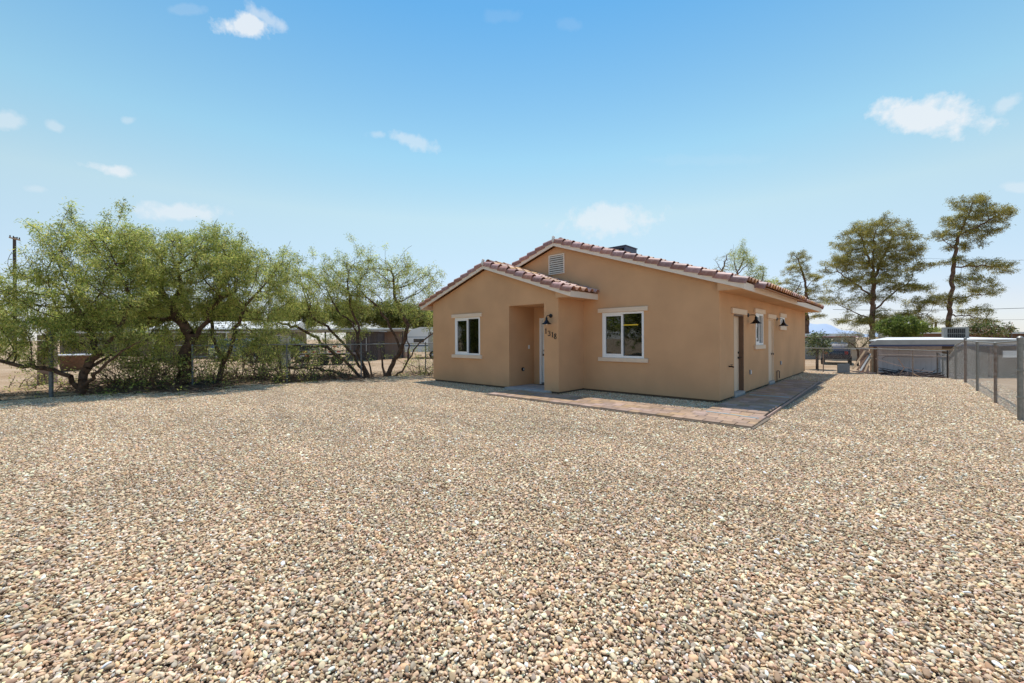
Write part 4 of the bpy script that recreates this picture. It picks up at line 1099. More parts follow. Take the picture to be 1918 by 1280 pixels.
def litter(name, label, px0, px1, y0, y1, d0, d1, count, seed, mat_='twig', L0=.25, L1=1.0, rr=.012, z0=.0):
    g_ = np.random.default_rng(seed); A, B = [], []
    for i in range(count):
        px = g_.uniform(px0, px1); dd = g_.uniform(d0, d1); q = np.array(at(px, 700, dd)[:]); a_ = g_.uniform(0, 2 * np.pi); l_ = g_.uniform(L0, L1)
        z = z0 + g_.uniform(.02, .12); v = np.array([math.cos(a_), math.sin(a_), g_.uniform(-.05, .2)]) * l_
        q[2] = z; A.append(q); B.append(q + v * .5 + np.array([0, 0, .02])); A.append(B[-1]); B.append(q + v + g_.normal(0, .06, 3))
    A, B = np.array(A), np.array(B); B[:, 2] = np.maximum(B[:, 2], z0 + .01); off = A.mean(0); off[2] = 0
    V, F = seg_mesh(A - off, B - off, g_.uniform(rr * .4, rr * 1.4, len(A)), rr * .4, 4)
    o = mesh_np(name, V, F, mat_); o.location = off; tag(o, label, 'branch litter', kind='stuff'); return o
litter('branch_litter', 'fallen sticks and dry litter under the leftmost mesquites', 120, 420, 0, 0, 12.3, 15.4, 520, 41)
litter('branch_litter', 'fallen sticks and dry litter under the sweeping limbs', 400, 700, 0, 0, 15.2, 17.8, 420, 42, L1=.7)
# leaf litter and bark chips scattered on the dirt beyond the fence
g_ = np.random.default_rng(77); nn_ = 26000
yy = g_.uniform(-13, 3, nn_); xx = left_x(yy) - g_.exponential(.9, nn_) + .1; zz = ground_h(xx, yy) + .008
D_ = g_.normal(0, 1, (nn_, 3)); D_[:, 2] *= .2; D_ /= np.linalg.norm(D_, axis=1, keepdims=True); W_ = np.cross(D_, [0, 0, 1.]); s1 = g_.uniform(.01, .045, (nn_, 1))
P_ = np.stack([xx, yy, zz], 1) - np.array([-13.5, -5, 0]); V = np.stack([P_ - D_ * s1, P_ - W_ * s1 * .5, P_ + D_ * s1, P_ + W_ * s1 * .5 + [0, 0, .006]], 1).reshape(-1, 3)
lc = np.array([(.10, .06, .035), (.20, .13, .08), (.30, .21, .13), (.06, .04, .03), (.34, .27, .18)])[g_.integers(0, 5, nn_)]
o = mesh_np('leaf_litter', V, np.arange(nn_ * 4).reshape(-1, 4), 'pebble', tone=np.repeat(lc, 4, 0)); o.location = (-13.5, -5, 0); tag(o, 'dry brown leaf litter strewn along the left fence line', 'leaf litter', kind='stuff')
# logs
for (a_, b_, d_, r_, lab) in (((285, 716), (238, 722), 13.0, .07, 'short weathered log lying below the leftmost thicket'), ((305, 712), (275, 716), 13.6, .06, 'second weathered log lying beside the thick mesquite trunk')):
    A_, B_ = at(a_[0], 700, d_), at(b_[0], 700, d_ + .4); A_.z = r_ * .9; B_.z = r_ * .8
    mid = (A_ + B_) / 2; mid.z = r_ * 1.1
    o = MB().tube([A_, (A_ + mid) / 2, mid, (mid + B_) / 2, B_], [r_, r_ * 1.1, r_, r_ * .9, r_ * .7], 9).build('log', 'log', smooth=True); tag(o, lab, 'log')
# old tyres by the slender tree
for i, (px, d_, z, lab) in enumerate(((386, 14.2, .09, 'old tyre lying flat between two mesquite trunks'), (372, 14.0, .085, 'second old tyre lying flat beside the thick trunk'))):
    c = at(px, 700, d_); mb = MB(); n_ = 20; rg = []
    for k_ in range(n_ + 1):
        a_ = 2 * math.pi * k_ / n_; rg.append((c.x + .24 * math.cos(a_), c.y + .24 * math.sin(a_), z))
    mb.tube(rg, .085, 8, caps=False); o = mb.build('tyre', 'rubber', smooth=True); tag(o, lab, 'tyre')

# ------------------------------------------------------------------ pines
PINE = [(.26, .25, .06), (.34, .31, .07), (.42, .36, .09), (.16, .17, .05), (.46, .38, .11)]
def pine(d, stems_px, blobs_px, seed, label, n_attr=1200, k=26, r_root=.35, step=.42, group='pine trees beyond the back fence', name='pine_tree', pal=PINE, spread=.2, leaf=(.24, .045), flat=.4, zoff=0, m='needle', lim=.035, bare=None):
    b0 = at(stems_px[0][0][0], 640, d); root = empty(name, (b0.x, b0.y, -.5), label, 'tree', group=group)
    stems = [[(lambda v: (v.x, v.y, v.z))(at(q[0], q[1], d + (q[2] if len(q) > 2 else 0))) for q in st] for st in stems_px]
    stems[0][0] = (stems[0][0][0], stems[0][0][1], -.6)
    blobs = []
    for (px, py, dz, rx, ry, rd) in blobs_px:
        c = at(px, py, d + dz); s_ = d / FPX; blobs.append((c.x, c.y, c.z, rx * s_, rd, ry * s_))
    g_ = np.random.default_rng(seed)
    P, par = grow(stems, blobs, step, n_attr, 3.2, step * 1.2, seed, iters=60, tropism=.0, spray=.05)
    r, e = tree_mesh(root, P, par, .013, r_root, 'pine_bark', .04, .3)
    i, D = tips(P, par, r, lim)
    if bare is not None: i_m = g_.random(len(i)) > bare; i, D = i[i_m], D[i_m]
    print(label, 'twigs', len(i)); V, F, t = leaf_cloud(P[i] - np.array(root.location[:]), D, int(k * 3.2), leaf[0], leaf[1], g_, spread, pal, droop=-.15, flat=flat, keep=.85)
    mesh_np('crown', V, F, m, root, tone=t); return root
pine(46, [[(1634, 660), (1634, 600), (1636, 545), (1638, 520), (1622, 470), (1612, 440)], [(1638, 520), (1655, 480), (1672, 445)], [(1636, 545), (1636, 480), (1640, 430)],
          [(1636, 615), (1668, 598), (1700, 588), (1735, 590)], [(1634, 600), (1600, 585), (1565, 570)], [(1636, 580), (1665, 555), (1700, 530)], [(1636, 560), (1600, 530), (1570, 508)]],
     [(1640, 432, 0, 62, 22, 2.6), (1600, 450, 0, 38, 24, 2.2), (1685, 455, 0, 46, 26, 2.4), (1580, 492, 0, 42, 14, 1.8), (1640, 480, 0, 76, 32, 3.0), (1640, 520, 0, 60, 16, 2.6), (1660, 600, 0, 60, 10, 2.4), (1560, 506, 0, 26, 8, 1.0), (1700, 500, 0, 40, 14, 1.8), (1600, 530, 0, 55, 10, 2.2),
      (1690, 540, 0, 60, 10, 2.2), (1580, 566, 0, 40, 9, 1.8), (1725, 565, 0, 36, 10, 1.6), (1600, 600, 0, 45, 12, 2.0), (1700, 588, 0, 52, 9, 2.0), (1570, 545, 0, 30, 7, 1.2), (1645, 560, 0, 40, 8, 2.0), (1740, 600, 0, 22, 7, 1.0)],
     51, 'broad pine tree with several limbs standing behind the parked car', n_attr=2200, k=22, r_root=.28)
pine(44, [[(1777, 655), (1777, 600), (1782, 540), (1786, 490), (1797, 440), (1818, 395), (1822, 375)], [(1786, 500), (1815, 498), (1850, 500), (1885, 500)], [(1797, 440), (1830, 425), (1865, 405), (1895, 400)],
          [(1780, 560), (1810, 555), (1850, 552)], [(1778, 590), (1815, 592), (1850, 600)], [(1790, 470), (1770, 450), (1755, 435)]],
     [(1825, 385, 0, 34, 18, 1.6), (1855, 400, 0, 42, 18, 1.6), (1800, 412, 0, 30, 16, 1.4), (1775, 440, 0, 28, 12, 1.2), (1840, 432, 0, 36, 14, 1.5), (1812, 460, 0, 36, 10, 1.4), (1790, 490, 0, 22, 12, 1.0), (1850, 496, 0, 46, 9, 1.4), (1880, 508, 0, 22, 8, .9),
      (1815, 525, 0, 40, 9, 1.4), (1840, 545, 0, 32, 9, 1.3), (1790, 560, 0, 32, 12, 1.3), (1830, 582, 0, 32, 8, 1.2), (1840, 604, 0, 34, 7, 1.2), (1775, 605, 0, 26, 8, 1.0), (1760, 560, 0, 24, 10, 1.0)],
     52, 'tall leaning pine tree behind the rooftop cooler of the long shed', n_attr=1700, k=24, r_root=.21)
pine(60, [[(1511, 640), (1511, 560), (1508, 530), (1500, 500), (1490, 480)], [(1508, 540), (1530, 520), (1545, 515)], [(1478, 590), (1485, 555), (1500, 530), (1530, 515)]],
     [(1497, 482, 0, 20, 16, 1.6), (1490, 505, 0, 26, 14, 1.8), (1520, 520, 0, 22, 14, 1.6), (1500, 545, 0, 34, 12, 1.8), (1470, 530, 0, 16, 10, 1.2), (1530, 560, 0, 28, 10, 1.5), (1520, 590, 0, 26, 10, 1.5), (1490, 570, 0, 26, 10, 1.5)],
     53, 'smaller ragged pine tree rising over the far end of the roof', n_attr=620, k=26, r_root=.3, step=.5)
pine(52, [[(1352, 640), (1356, 540), (1352, 508), (1362, 480), (1370, 466)], [(1352, 508), (1342, 492), (1336, 486)]],
     [(1362, 485, 0, 12, 14, 1.0), (1352, 505, 0, 18, 10, 1.0), (1345, 488, 0, 8, 8, .6)], 54, 'nearly bare dead tree top showing over the long roof slope', n_attr=170, k=5, r_root=.14, step=.35, bare=.6, group=None, name='bare_tree')
pine(50, [[(1382, 640), (1384, 540), (1382, 510), (1392, 488), (1402, 470)], [(1384, 520), (1376, 495), (1374, 480)], [(1382, 512), (1400, 495), (1412, 485)]],
     [(1385, 480, 0, 18, 14, 1.2), (1400, 492, 0, 14, 12, 1.0), (1380, 500, 0, 16, 8, 1.0)], 55, 'sparse grey green tree top beside the dead one over the roof', n_attr=240, k=14, r_root=.14, step=.35, group=None, name='sparse_tree', pal=MESQ, flat=0, m='leaf')
pine(50, [[(1425, 640), (1424, 560), (1428, 520), (1430, 500)]], [(1415, 515, 0, 20, 14, 1.2), (1438, 535, 0, 22, 12, 1.2), (1425, 545, 0, 30, 12, 1.3)], 56,
     'low green tree peeping over the lower end of the roof', n_attr=300, k=16, r_root=.13, step=.35, group=None, name='green_tree', pal=MESQ, flat=0, m='leaf', bare=.1)
# far trees behind the left neighbours
for j, (px, py, rx, ry, d_, lab) in enumerate(((430, 592, 60, 24, 52, 'far green tree behind the white roofed mobile home'), (560, 590, 52, 24, 58, 'far green tree behind the carport, left of the dark shed'), (655, 588, 46, 26, 56, 'far green tree behind the dark wooden shed'),
                                              (735, 590, 44, 28, 58, 'far olive tree behind the white camper'), (800, 595, 40, 24, 55, 'far olive tree showing just left of the house wall'), (300, 590, 60, 26, 50, 'far green tree behind the thick trunked mesquite'), (170, 600, 80, 26, 56, 'far green tree behind the leftmost mesquite'))):
    pine(d_, [[(px, 640), (px, py + ry * .6), (px - 4, py)]], [(px, py, 0, rx, ry, 2.6), (px - rx * .5, py + 5, 0, rx * .5, ry * .7, 2), (px + rx * .5, py + 6, 0, rx * .5, ry * .7, 2)], 60 + j, lab, n_attr=420, k=26, r_root=.25, step=.5, group='far trees behind the left neighbours', name='far_tree', pal=[(.20, .22, .05), (.26, .27, .07), (.15, .18, .05)], spread=.3, leaf=(.34, .12), flat=0, m='leaf', lim=.06)
# shrubs on the right
def bush(px, py, rx, ry, d, seed, label, k, leaf, pal, m='leaf', n_attr=260, rd=1.0, name='shrub', stems=None, spread=.12, step=.2):
    b0 = at(px, 660, d); root = empty(name, (b0.x, b0.y, -.5), label, 'shrub'); g_ = np.random.default_rng(seed)
    c = at(px, py, d); s_ = d / FPX
    P, par = grow([[(b0.x, b0.y, -.5), (b0.x, b0.y, c.z - ry * s_ * .5)]] + [[(b0.x, b0.y, c.z - ry * s_ * .8), tuple(at(px + q * rx * .5, py, d))] for q in (-1, 1)], [(c.x, c.y, c.z, rx * s_, rd, ry * s_)], step, n_attr, 2.0, step * 1.2, seed, 40)
    r, e = tree_mesh(root, P, par, .006, .07, 'bark'); i, D = tips(P, par, r, .03)
    V, F, t = leaf_cloud(P[i] - np.array(root.location[:]), D, k, leaf[0], leaf[1], g_, spread, pal, droop=.1)
    mesh_np('crown', V, F, m, root, tone=t); return root
bush(1530, 644, 24, 22, 27, 71, 'leafy dark citrus bush at the back corner of the house', 16, (.15, .075), [(.07, .10, .025), (.12, .15, .04), (.30, .32, .14), (.05, .08, .02)], 'citrus', 420, .8, 'citrus_bush')
bush(1607, 636, 46, 24, 30, 72, 'wispy olive green desert bush beside the shed corner', 9, (.12, .03), [(.22, .21, .10), (.28, .26, .13), (.16, .16, .07)], 'leaf', 420, 1.2, 'desert_bush')
bush(1690, 614, 48, 20, 38, 73, 'bright green bushy tree rising behind the long shed roof', 22, (.24, .09), [(.15, .20, .04), (.20, .24, .05), (.10, .14, .03)], 'leaf', 420, 1.6, 'green_bush')
bush(1742, 622, 22, 8, 60, 74, 'low green hedge far behind the shed roof', 20, (.3, .1), MESQ, 'leaf', 160, 1.5, 'hedge')
bush(1852, 618, 42, 13, 36, 75, 'flowering leafy shrub behind the shed roof, right of the cooler', 14, (.2, .09), [(.12, .16, .04), (.20, .24, .07), (.45, .30, .24), (.08, .11, .03)], 'leaf', 360, 1.2, 'shrub')
# trees across the street, behind the camera, mirrored in the windows
for j, (x, y, s_, lab) in enumerate(((-13, -24, 1.5, 'leafy mesquite tree across the lane, mirrored in the front windows'), (-6, -27, 1.6, 'second mesquite tree across the lane, mirrored in the main window'), (-20, -22, 1.7, 'third mesquite tree across the lane behind the far corner'), (2, -30, 1.7, 'fourth mesquite tree across the lane opposite the side wall'))):
    src = [o_ for o_ in bpy.data.objects if o_.name.startswith('mesquite_tree') and o_.type == 'EMPTY'][(j * 2 + 1) % 5]
    c = copy_tree(src); c.location = (x, y, 0); c.scale = (s_, s_, s_ * 1.0); c.rotation_euler = (0, 0, 1.3 * j); c['label'] = lab; c['group'] = 'mesquite trees across the lane'

# ================================================================== NEIGHBOURS
def site(name, px, d, label, cat, turn=0.0, z=0.0, group=None):
    q = at(px, 640, d); return empty(name, (q.x, q.y, z), label, cat, YAW + turn, group)
def lb(root, nm, m, *boxes, bevel=0.0):
    mb = MB()
    for (a_, b_) in boxes: mb.box(a_, b_)
    return mb.build(nm, m, root, world=False, bevel=bevel)
def plank_wall(root, parent, x0, x1, y, z0, z1, w, m, nm='plank', gap=.008):
    n_ = max(1, int(round((x1 - x0) / w))); w = (x1 - x0) / n_
    me = None
    for i in range(n_):
        if me is None:
            me = MB().box((gap / 2, -.012, 0), (w - gap / 2, .012, z1 - z0)).build('_p', m, None, world=False); dta = me.data; bpy.data.objects.remove(me); me = dta
        o = bpy.data.objects.new(nm, me); COL.objects.link(o); o.parent = parent; o.location = (x0 + i * w, y + random.uniform(-.004, .004), z0)
M['plank'] = mat('weathered_plank', (.11, .085, .075), .9, obj_var=.35, var=.3, scale=6)
M['plank_pink'] = mat('weathered_pink_panel', (.38, .27, .22), .9, obj_var=.08, var=.1, scale=3)
def win(root, parent, x0, x1, y, z0, z1):
    f = MB().box((x0, y - .03, z0), (x1, y, z0 + .05)).box((x0, y - .03, z1 - .05), (x1, y, z1)).box((x0, y - .03, z0 + .05), (x0 + .05, y, z1 - .05)).box((x1 - .05, y - .03, z0 + .05), (x1, y, z1 - .05)).build('window', 'vinyl', parent, world=False)
    MB().box((x0 + .05, y - .012, z0 + .05), (x1 - .05, y - .004, z1 - .05)).build('pane', 'car_glass', f, world=False)
# left mobile home
r_ = site('mobile_home', 440, 37, 'tan mobile home with a bright white roof behind the left mesquites', 'mobile home', R(6))
wl_ = lb(r_, 'wall', 'siding_shaded', ((-6.5, 0, .2), (4.6, 4, 2.55)))  # tan wall given the dark tone of shade below its awning
MB().prism([(-6.8, -.3, 2.6), (-6.8, 2.0, 3.30), (-6.8, 4.3, 2.6), (-6.8, 4.3, 2.5), (-6.8, -.3, 2.5)], (11.7, 0, 0)).build('roof', 'paint_white', r_, world=False)
lb(r_, 'skirting', 'siding_grey', ((-6.45, .03, 0), (4.55, 3.97, .2)))
for x in (-5, -2.2, .8, 3.2): win(r_, r_, x, x + 1.0, -.002, 1.1, 2.0)
lb(r_, 'door', 'door_beige', ((-.6, -.03, .3), (.3, -.003, 2.3)))
lb(r_, 'awning', 'paint_white', ((-5.2, -2.6, 2.18), (3.4, -.31, 2.27)))
for x in (-5, -2.2, .6, 3.2): lb(r_, 'post', 'white', ((x, -2.5, 0), (x + .08, -2.42, 2.18)))
r_ = site('mobile_home', 190, 42, 'pale trailer home glimpsed behind the leftmost mesquite', 'mobile home', R(-8))
lb(r_, 'wall', 'siding_shaded', ((-5, 0, .2), (5, 3.5, 2.3))); lb(r_, 'roof', 'paint_white', ((-5.2, -.2, 2.3), (5.2, 3.7, 2.5)));  # wall colour darkened so the pale siding reads as shaded
for x in (-4, -1, 2.4): win(r_, r_, x, x + 1, -.002, 1.1, 1.9)
# carport with dark shed
r_ = site('carport', 640, 33.5, 'low flat roofed carport with a thin white edge behind the sweeping limbs', 'carport')
lb(r_, 'roof', 'siding_tan', ((-4.2, 0, 2.20), (5.0, 5, 2.36))); lb(r_, 'roof_edge', 'paint_white', ((-4.25, -.06, 2.363), (5.05, 5.05, 2.46)))
for x in (-4.1, -1.4, 1.0, 4.8): lb(r_, 'post', 'wood_dark', ((x, .05, 0), (x + .1, .15, 2.2)))
r_ = site('garden_shed', 678, 31, 'dark brown wooden plank shed behind the multi stemmed mesquite', 'shed', R(4))
bx = lb(r_, 'wall', 'wood_dark', ((-1.15, .03, 0), (1.15, 2.2, 2.14)))
plank_wall(r_, r_, -1.17, -.05, 0, 0.02, 2.12, .14, 'plank'); plank_wall(r_, r_, .45, 1.17, 0, .02, 2.12, .145, 'plank')
dd_ = lb(r_, 'door', 'wood_dark', ((-.04, -.035, .05), (.44, -.006, 2.0))); lb(r_, 'door_brace', 'siding_grey', ((.30, -.06, .7), (.36, -.037, 1.7)))
lb(r_, 'roof', 'siding_grey', ((-1.3, -.2, 2.15), (1.3, 2.35, 2.23)))
r_ = site('garden_shed', 728, 34.5, 'pinkish plywood shed standing right of the dark plank shed', 'shed')
lb(r_, 'wall', 'siding_pink', ((-1.0, .03, 0), (1.3, 2, 2.25))); plank_wall(r_, r_, -1.0, 1.3, 0, .02, 2.22, .33, 'plank_pink', 'panel'); lb(r_, 'roof', 'siding_tan', ((-1.1, -.15, 2.252), (1.4, 2.1, 2.34)))
# camper
r_ = site('camper_trailer', 800, 33, 'white camper trailer with a rounded roof beside the left house wall', 'camper', R(-12))
pf = [(-1.9, .55), (-1.95, 1.2), (-1.75, 1.9), (-1.3, 2.35), (-.6, 2.52), (3.2, 2.52), (3.4, 2.3), (3.4, .55)]
MB().prism([(x, 0, z) for x, z in pf], (0, 2.1, 0)).build('body', 'white', r_, world=False, smooth=True)
lb(r_, 'stripe', 'car_blue', ((-1.88, -.006, 1.0), (3.38, -.001, 1.1)), ((-1.88, -.006, 1.72), (3.38, -.001, 1.76)))
win(r_, r_, -1.2, -.2, -.003, 1.25, 1.65); win(r_, r_, .9, 1.9, -.003, 1.25, 1.65)
lb(r_, 'door', 'siding_grey', ((.1, -.02, .6), (.7, -.002, 2.1)))
def wheel(parent, x, y, z, r=.32, w=.2, rm='chrome'):
    a_ = (0, 1, 0)
    t_ = MB().lathe((x, y, z), a_, [(r * .6, 0), (r * .95, .0), (r, .03), (r, w - .03), (r * .95, w), (r * .6, w)], 18).build('wheel', 'rubber', parent, world=False, smooth=True)
    MB().lathe((x, y - .01, z), a_, [(0, 0), (r * .25, .0), (r * .58, .03), (r * .6, w + .02)], 14)  .build('rim', rm, t_, world=False, smooth=True)
wheel(r_, .5, -.05, .32); wheel(r_, 1.2, -.05, .32)
# flatbed trailer with red and white stripes
r_ = site('flatbed_trailer', 604, 25, 'low flatbed trailer with red and white striped rails behind the fence', 'trailer', R(5))
lb(r_, 'deck', 'wood_dark', ((-1.7, 0, .62), (1.7, 1.9, .72)))
lb(r_, 'rail', 'steel', ((-1.7, -.03, 1.22), (1.65, .03, 1.27)), ((-1.7, -.03, .92), (1.65, .03, .96)))
for x in (-1.68, -.6, .5, 1.6): lb(r_, 'stake', 'steel_dull', ((x, -.025, .72), (x + .05, .025, 1.22)))
for k_, (x, z) in enumerate([(x, z) for z in (1.12, .80) for x in (-1.1, -.85, -.6, .1, .35, .6, .85)]):
    lb(r_, 'reflector', 'red' if k_ % 2 else 'white', ((x, -.05, z), (x + .22, -.032, z + .07)))
for x in (-1.25, -1.0, -.75): lb(r_, 'reflector', 'red' if x == -1.0 else 'white', ((x, -.05, .58), (x + .22, -.032, .64)))
wheel(r_, .05, -.12, .33, .34, .2, 'dark'); wheel(r_, .85, -.12, .33, .34, .2, 'dark')
lb(r_, 'fender', 'car_black', ((-.32, -.16, .69), (1.3, .1, .74)))

# vehicles
def car(px, d, label, paint, turn, z=0, kind='suv'):
    r_ = site('parked_car', px, d, label, 'car', turn, z)
    st = {'suv': [(-2.25, .55, .95, .75), (-2.15, .45, 1.1, .86), (-1.2, .38, 1.18, .92), (0, .36, 1.2, .93), (1.3, .38, 1.18, .92), (2.1, .45, 1.1, .88), (2.3, .55, .9, .78)]}['suv']
    vs, fs = [], []
    for (x, zb_, zt_, hw) in st:
        vs += [(x, -hw * .9, zb_), (x, -hw, zb_ + .15), (x, -hw, zt_ - .2), (x, -hw * .93, zt_), (x, hw * .93, zt_), (x, hw, zt_ - .2), (x, hw, zb_ + .15), (x, hw * .9, zb_)]
    for i in range(len(st) - 1):
        for k_ in range(8): fs.append((i * 8 + k_, i * 8 + (k_ + 1) % 8, (i + 1) * 8 + (k_ + 1) % 8, (i + 1) * 8 + k_))
    fs += [tuple(range(8)), tuple(range((len(st) - 1) * 8, len(st) * 8))[::-1]]
    MB().add(vs, fs).build('body', paint, r_, world=False, smooth=True)
    cab = [(-1.95, 1.08), (-1.6, 1.55), (-1.2, 1.68), (.5, 1.68), (.85, 1.58), (1.5, 1.1)]
    n_ = len(cab); vs = [(x, -.84 + (z_ - 1.08) * .28, z_) for x, z_ in cab] + [(x, .84 - (z_ - 1.08) * .28, z_) for x, z_ in cab]
    cb = MB().add(vs, [tuple(range(n_))[::-1], tuple(range(n_, 2 * n_))] + [(i, (i + 1) % n_, n_ + (i + 1) % n_, n_ + i) for i in range(n_)]).build('cabin', paint, r_, world=False, smooth=True)
    for (xa, xb) in ((-1.6, -.75), (-.65, .25), (.33, 1.05)):
        for sy in (-1, 1):
            q = lambda x, z_: (x, sy * (.85 - (z_ - 1.08) * .28), z_)
            zt_ = 1.55; MB().prism([q(xa, 1.16), q(xb + .12 if xb > 1 else xb, 1.16), q(xb - (.28 if xb > 1 else 0), zt_), q(xa + (.12 if xa < -1 else 0), zt_)], (0, sy * .006, 0)).build('window', 'car_glass', r_, world=False)
    for x in (-1.42, 1.42):
        for y in (-.93, .73): wheel(r_, x, y, .34, .34)
    for y in (-.6, .6):
        lb(r_, 'headlight', 'bulb', ((2.2, y - .14, .72), (2.31, y + .14, .84))); lb(r_, 'taillight', 'red', ((-2.25, y - .1, .8), (-2.14, y + .1, 1.0)))
    return r_
car(1566, 33, 'dark navy car parked behind the back chain link fence', 'car_navy', R(52), -.5)
car(528, 29, 'black car mostly hidden behind the trailer and low branches', 'car_black', R(10))
car(458, 31, 'faded blue car under the far mesquite foliage, left of the black one', 'car_blue', R(-6))
# pale cabinet
r_ = site('utility_cabinet', 535, 24.5, 'pale grey upright cabinet standing by the trailer', 'cabinet', R(8))
lb(r_, 'case', 'siding_grey', ((-.22, -.2, 0), (.22, .2, 1.85)), bevel=.02); lb(r_, 'door', 'siding_grey', ((-.19, -.215, .1), (.19, -.203, 1.7))); lb(r_, 'roof', 'siding_pink', ((-.27, -.25, 1.852), (.27, .25, 1.92)))
# block pillar
r_ = site('block_pillar', 89, 15.1, 'rough concrete block pillar standing behind the tall corner post', 'pillar', R(25))
me = MB().box((-.195, -.095, 0), (.195, .095, .19)).build('_b', 'block', None, world=False, bevel=.008); bm_ = me.data; bpy.data.objects.remove(me)
for i in range(9):
    for s_ in (-1, 1):
        o = bpy.data.objects.new('block', bm_); COL.objects.link(o); o.parent = r_; o.location = (0, s_ * .1, i * .2) if i % 2 == 0 else (s_ * .1, 0, i * .2); o.rotation_euler = (0, 0, random.uniform(-.02, .02) + (0 if i % 2 == 0 else math.pi / 2))
# tub
r_ = site('planter_tub', 137, 22, 'large faded orange tub with a pale rim beyond the left fence', 'tub')
MB().lathe((0, 0, 0), (0, 0, 1), [(.45, 0), (.6, .75), (.62, .80), (.56, .80), (.42, .1), (0, .1)], 24).build('body', 'orange_plastic', r_, world=False, smooth=True)
MB().lathe((0, 0, .801), (0, 0, 1), [(.56, 0), (.66, 0), (.67, .06), (.56, .06)], 24).build('rim', 'plastic_white', r_, world=False, smooth=True)
# utility pole left
r_ = site('utility_pole', 28, 42, 'wooden utility pole with a slanting crossarm at far left', 'utility pole', R(-25))
MB().tube([(0, 0, -.2), (0, 0, 12.0)], [.17, .12], 10).build('pole', 'wood_dark', r_, world=False, smooth=True)
ca = MB().cbox((.6, -.15, 11.75), (2.6, .1, .12), Matrix.Rotation(R(12), 3, 'Y')).build('crossarm', 'wood', r_, world=False)
for x in (-.55, .3, 1.2, 1.75): MB().lathe((x, -.15, 12.0 - (x - .6) * .21 - .18), (0, 0, 1), [(.03, 0), (.06, .05), (.04, .1), (.06, .14), (0, .2)], 8).build('insulator', 'dark', ca, world=False)
# fallen wire panel near the left fence
# ---- right side: long open shed
sh = site('long_shed', 1690, 21.5, 'long low open fronted shed with a white metal roof behind the back fence', 'shed', R(0), -.5)
def shed_pt(px, py, d):
    q = at(px, py, d); v = Matrix.Rotation(-YAW, 4, 'Z') @ (q - Vector(sh.location)); return v
a_ = shed_pt(1626, 646, 21.5); b_ = shed_pt(1960, 646, 21.5)
xl, xr_ = a_.x, b_.x
lb(sh, 'back_wall', 'siding_shaded', ((xl + 1.0, 1.0, .0), (xr_, 1.06, 1.84)))  # shade at the back of the shed is in this wall's colour
M['panel'] = mat('dusty_white_panel', (.52, .48, .50), .6, obj_var=.05, var=.1, scale=2)
n_ = 28; w_ = (xr_ - xl - 1.0) / n_
pm = MB().box((.004, -.02, 0), (w_ - .004, 0, 1.8)).build('_w', 'panel', None, world=False); pd_ = pm.data; bpy.data.objects.remove(pm)
for i in range(13):
    o = bpy.data.objects.new('panel', pd_); COL.objects.link(o); o.parent = sh; o.location = (xl + 1.0 + i * w_, .99, .02)
MB().prism([(xl - .02, -.1, 1.86), (xl + 4.2, 3.6, 2.0), (xr_, 3.6, 2.0), (xr_, -.1, 1.86)], (0, 0, .05)).build('roof', 'paint_white', sh, world=False)
MB().prism([(xl - .06, -.13, 1.68), (xr_, -.13, 1.68), (xr_, -.13, 1.93), (xl + .35, -.13, 1.93)], (0, .028, 0)).build('roof_fascia', 'siding_grey', sh, world=False)
lb(sh, 'fascia_trim', 'blueline', ((xl - .02, -.11, 1.59), (xr_, -.07, 1.677)))
lb(sh, 'beam', 'wood', ((xl + 1.6, -.02, 1.38), (xl + 4.6, .06, 1.45)))
for x, m_ in ((xl + .12, 'wood'), (xl + .3, 'wood_brown')): lb(sh, 'post', m_, ((x, -.06, 0), (x + .1, .04, 1.588)))
lb(sh, 'post', 'wood_brown', ((xl + 6.2, -.06, 0), (xl + 6.3, .04, 1.588)))
lb(sh, 'white_panel', 'white', ((shed_pt(1872, 640, 21.5).x, -.16, 1.0), (xr_, -.135, 1.35)))
lb(sh, 'floor_rubble', 'wood_dark', ((xl + .4, .1, .0), (xl + 4.6, .9, .10)))
# cooler on the shed
q = at(1791, 634, 24); ck2 = empty('rooftop_cooler', (q.x, q.y, q.z - .1), 'pale grey cooler with a slatted front on the white shed roof', 'roof cooler', YAW - R(40))
lb(ck2, 'case', 'steel', ((-.5, 0, .0), (-.36, .9, .74)), ((.36, 0, 0), (.5, .9, .74)), ((-.36, .0, .66), (.36, .9, .74)), ((-.36, 0, 0), (.36, .9, .08)))
lb(ck2, 'back_panel', 'dark', ((-.36, .08, .08), (.36, .12, .66)))
for i in range(9): lb(ck2, 'slat', 'steel', ((-.34 + i * .08, .0, .08), (-.325 + i * .08, .05, .66)))
lb(ck2, 'crossbar', 'steel', ((-.36, -.01, .36), (.36, .01, .38)))
lb(ck2, 'stand', 'steel_dull', ((-.55, -.03, -.12), (.9, .95, -.002)))
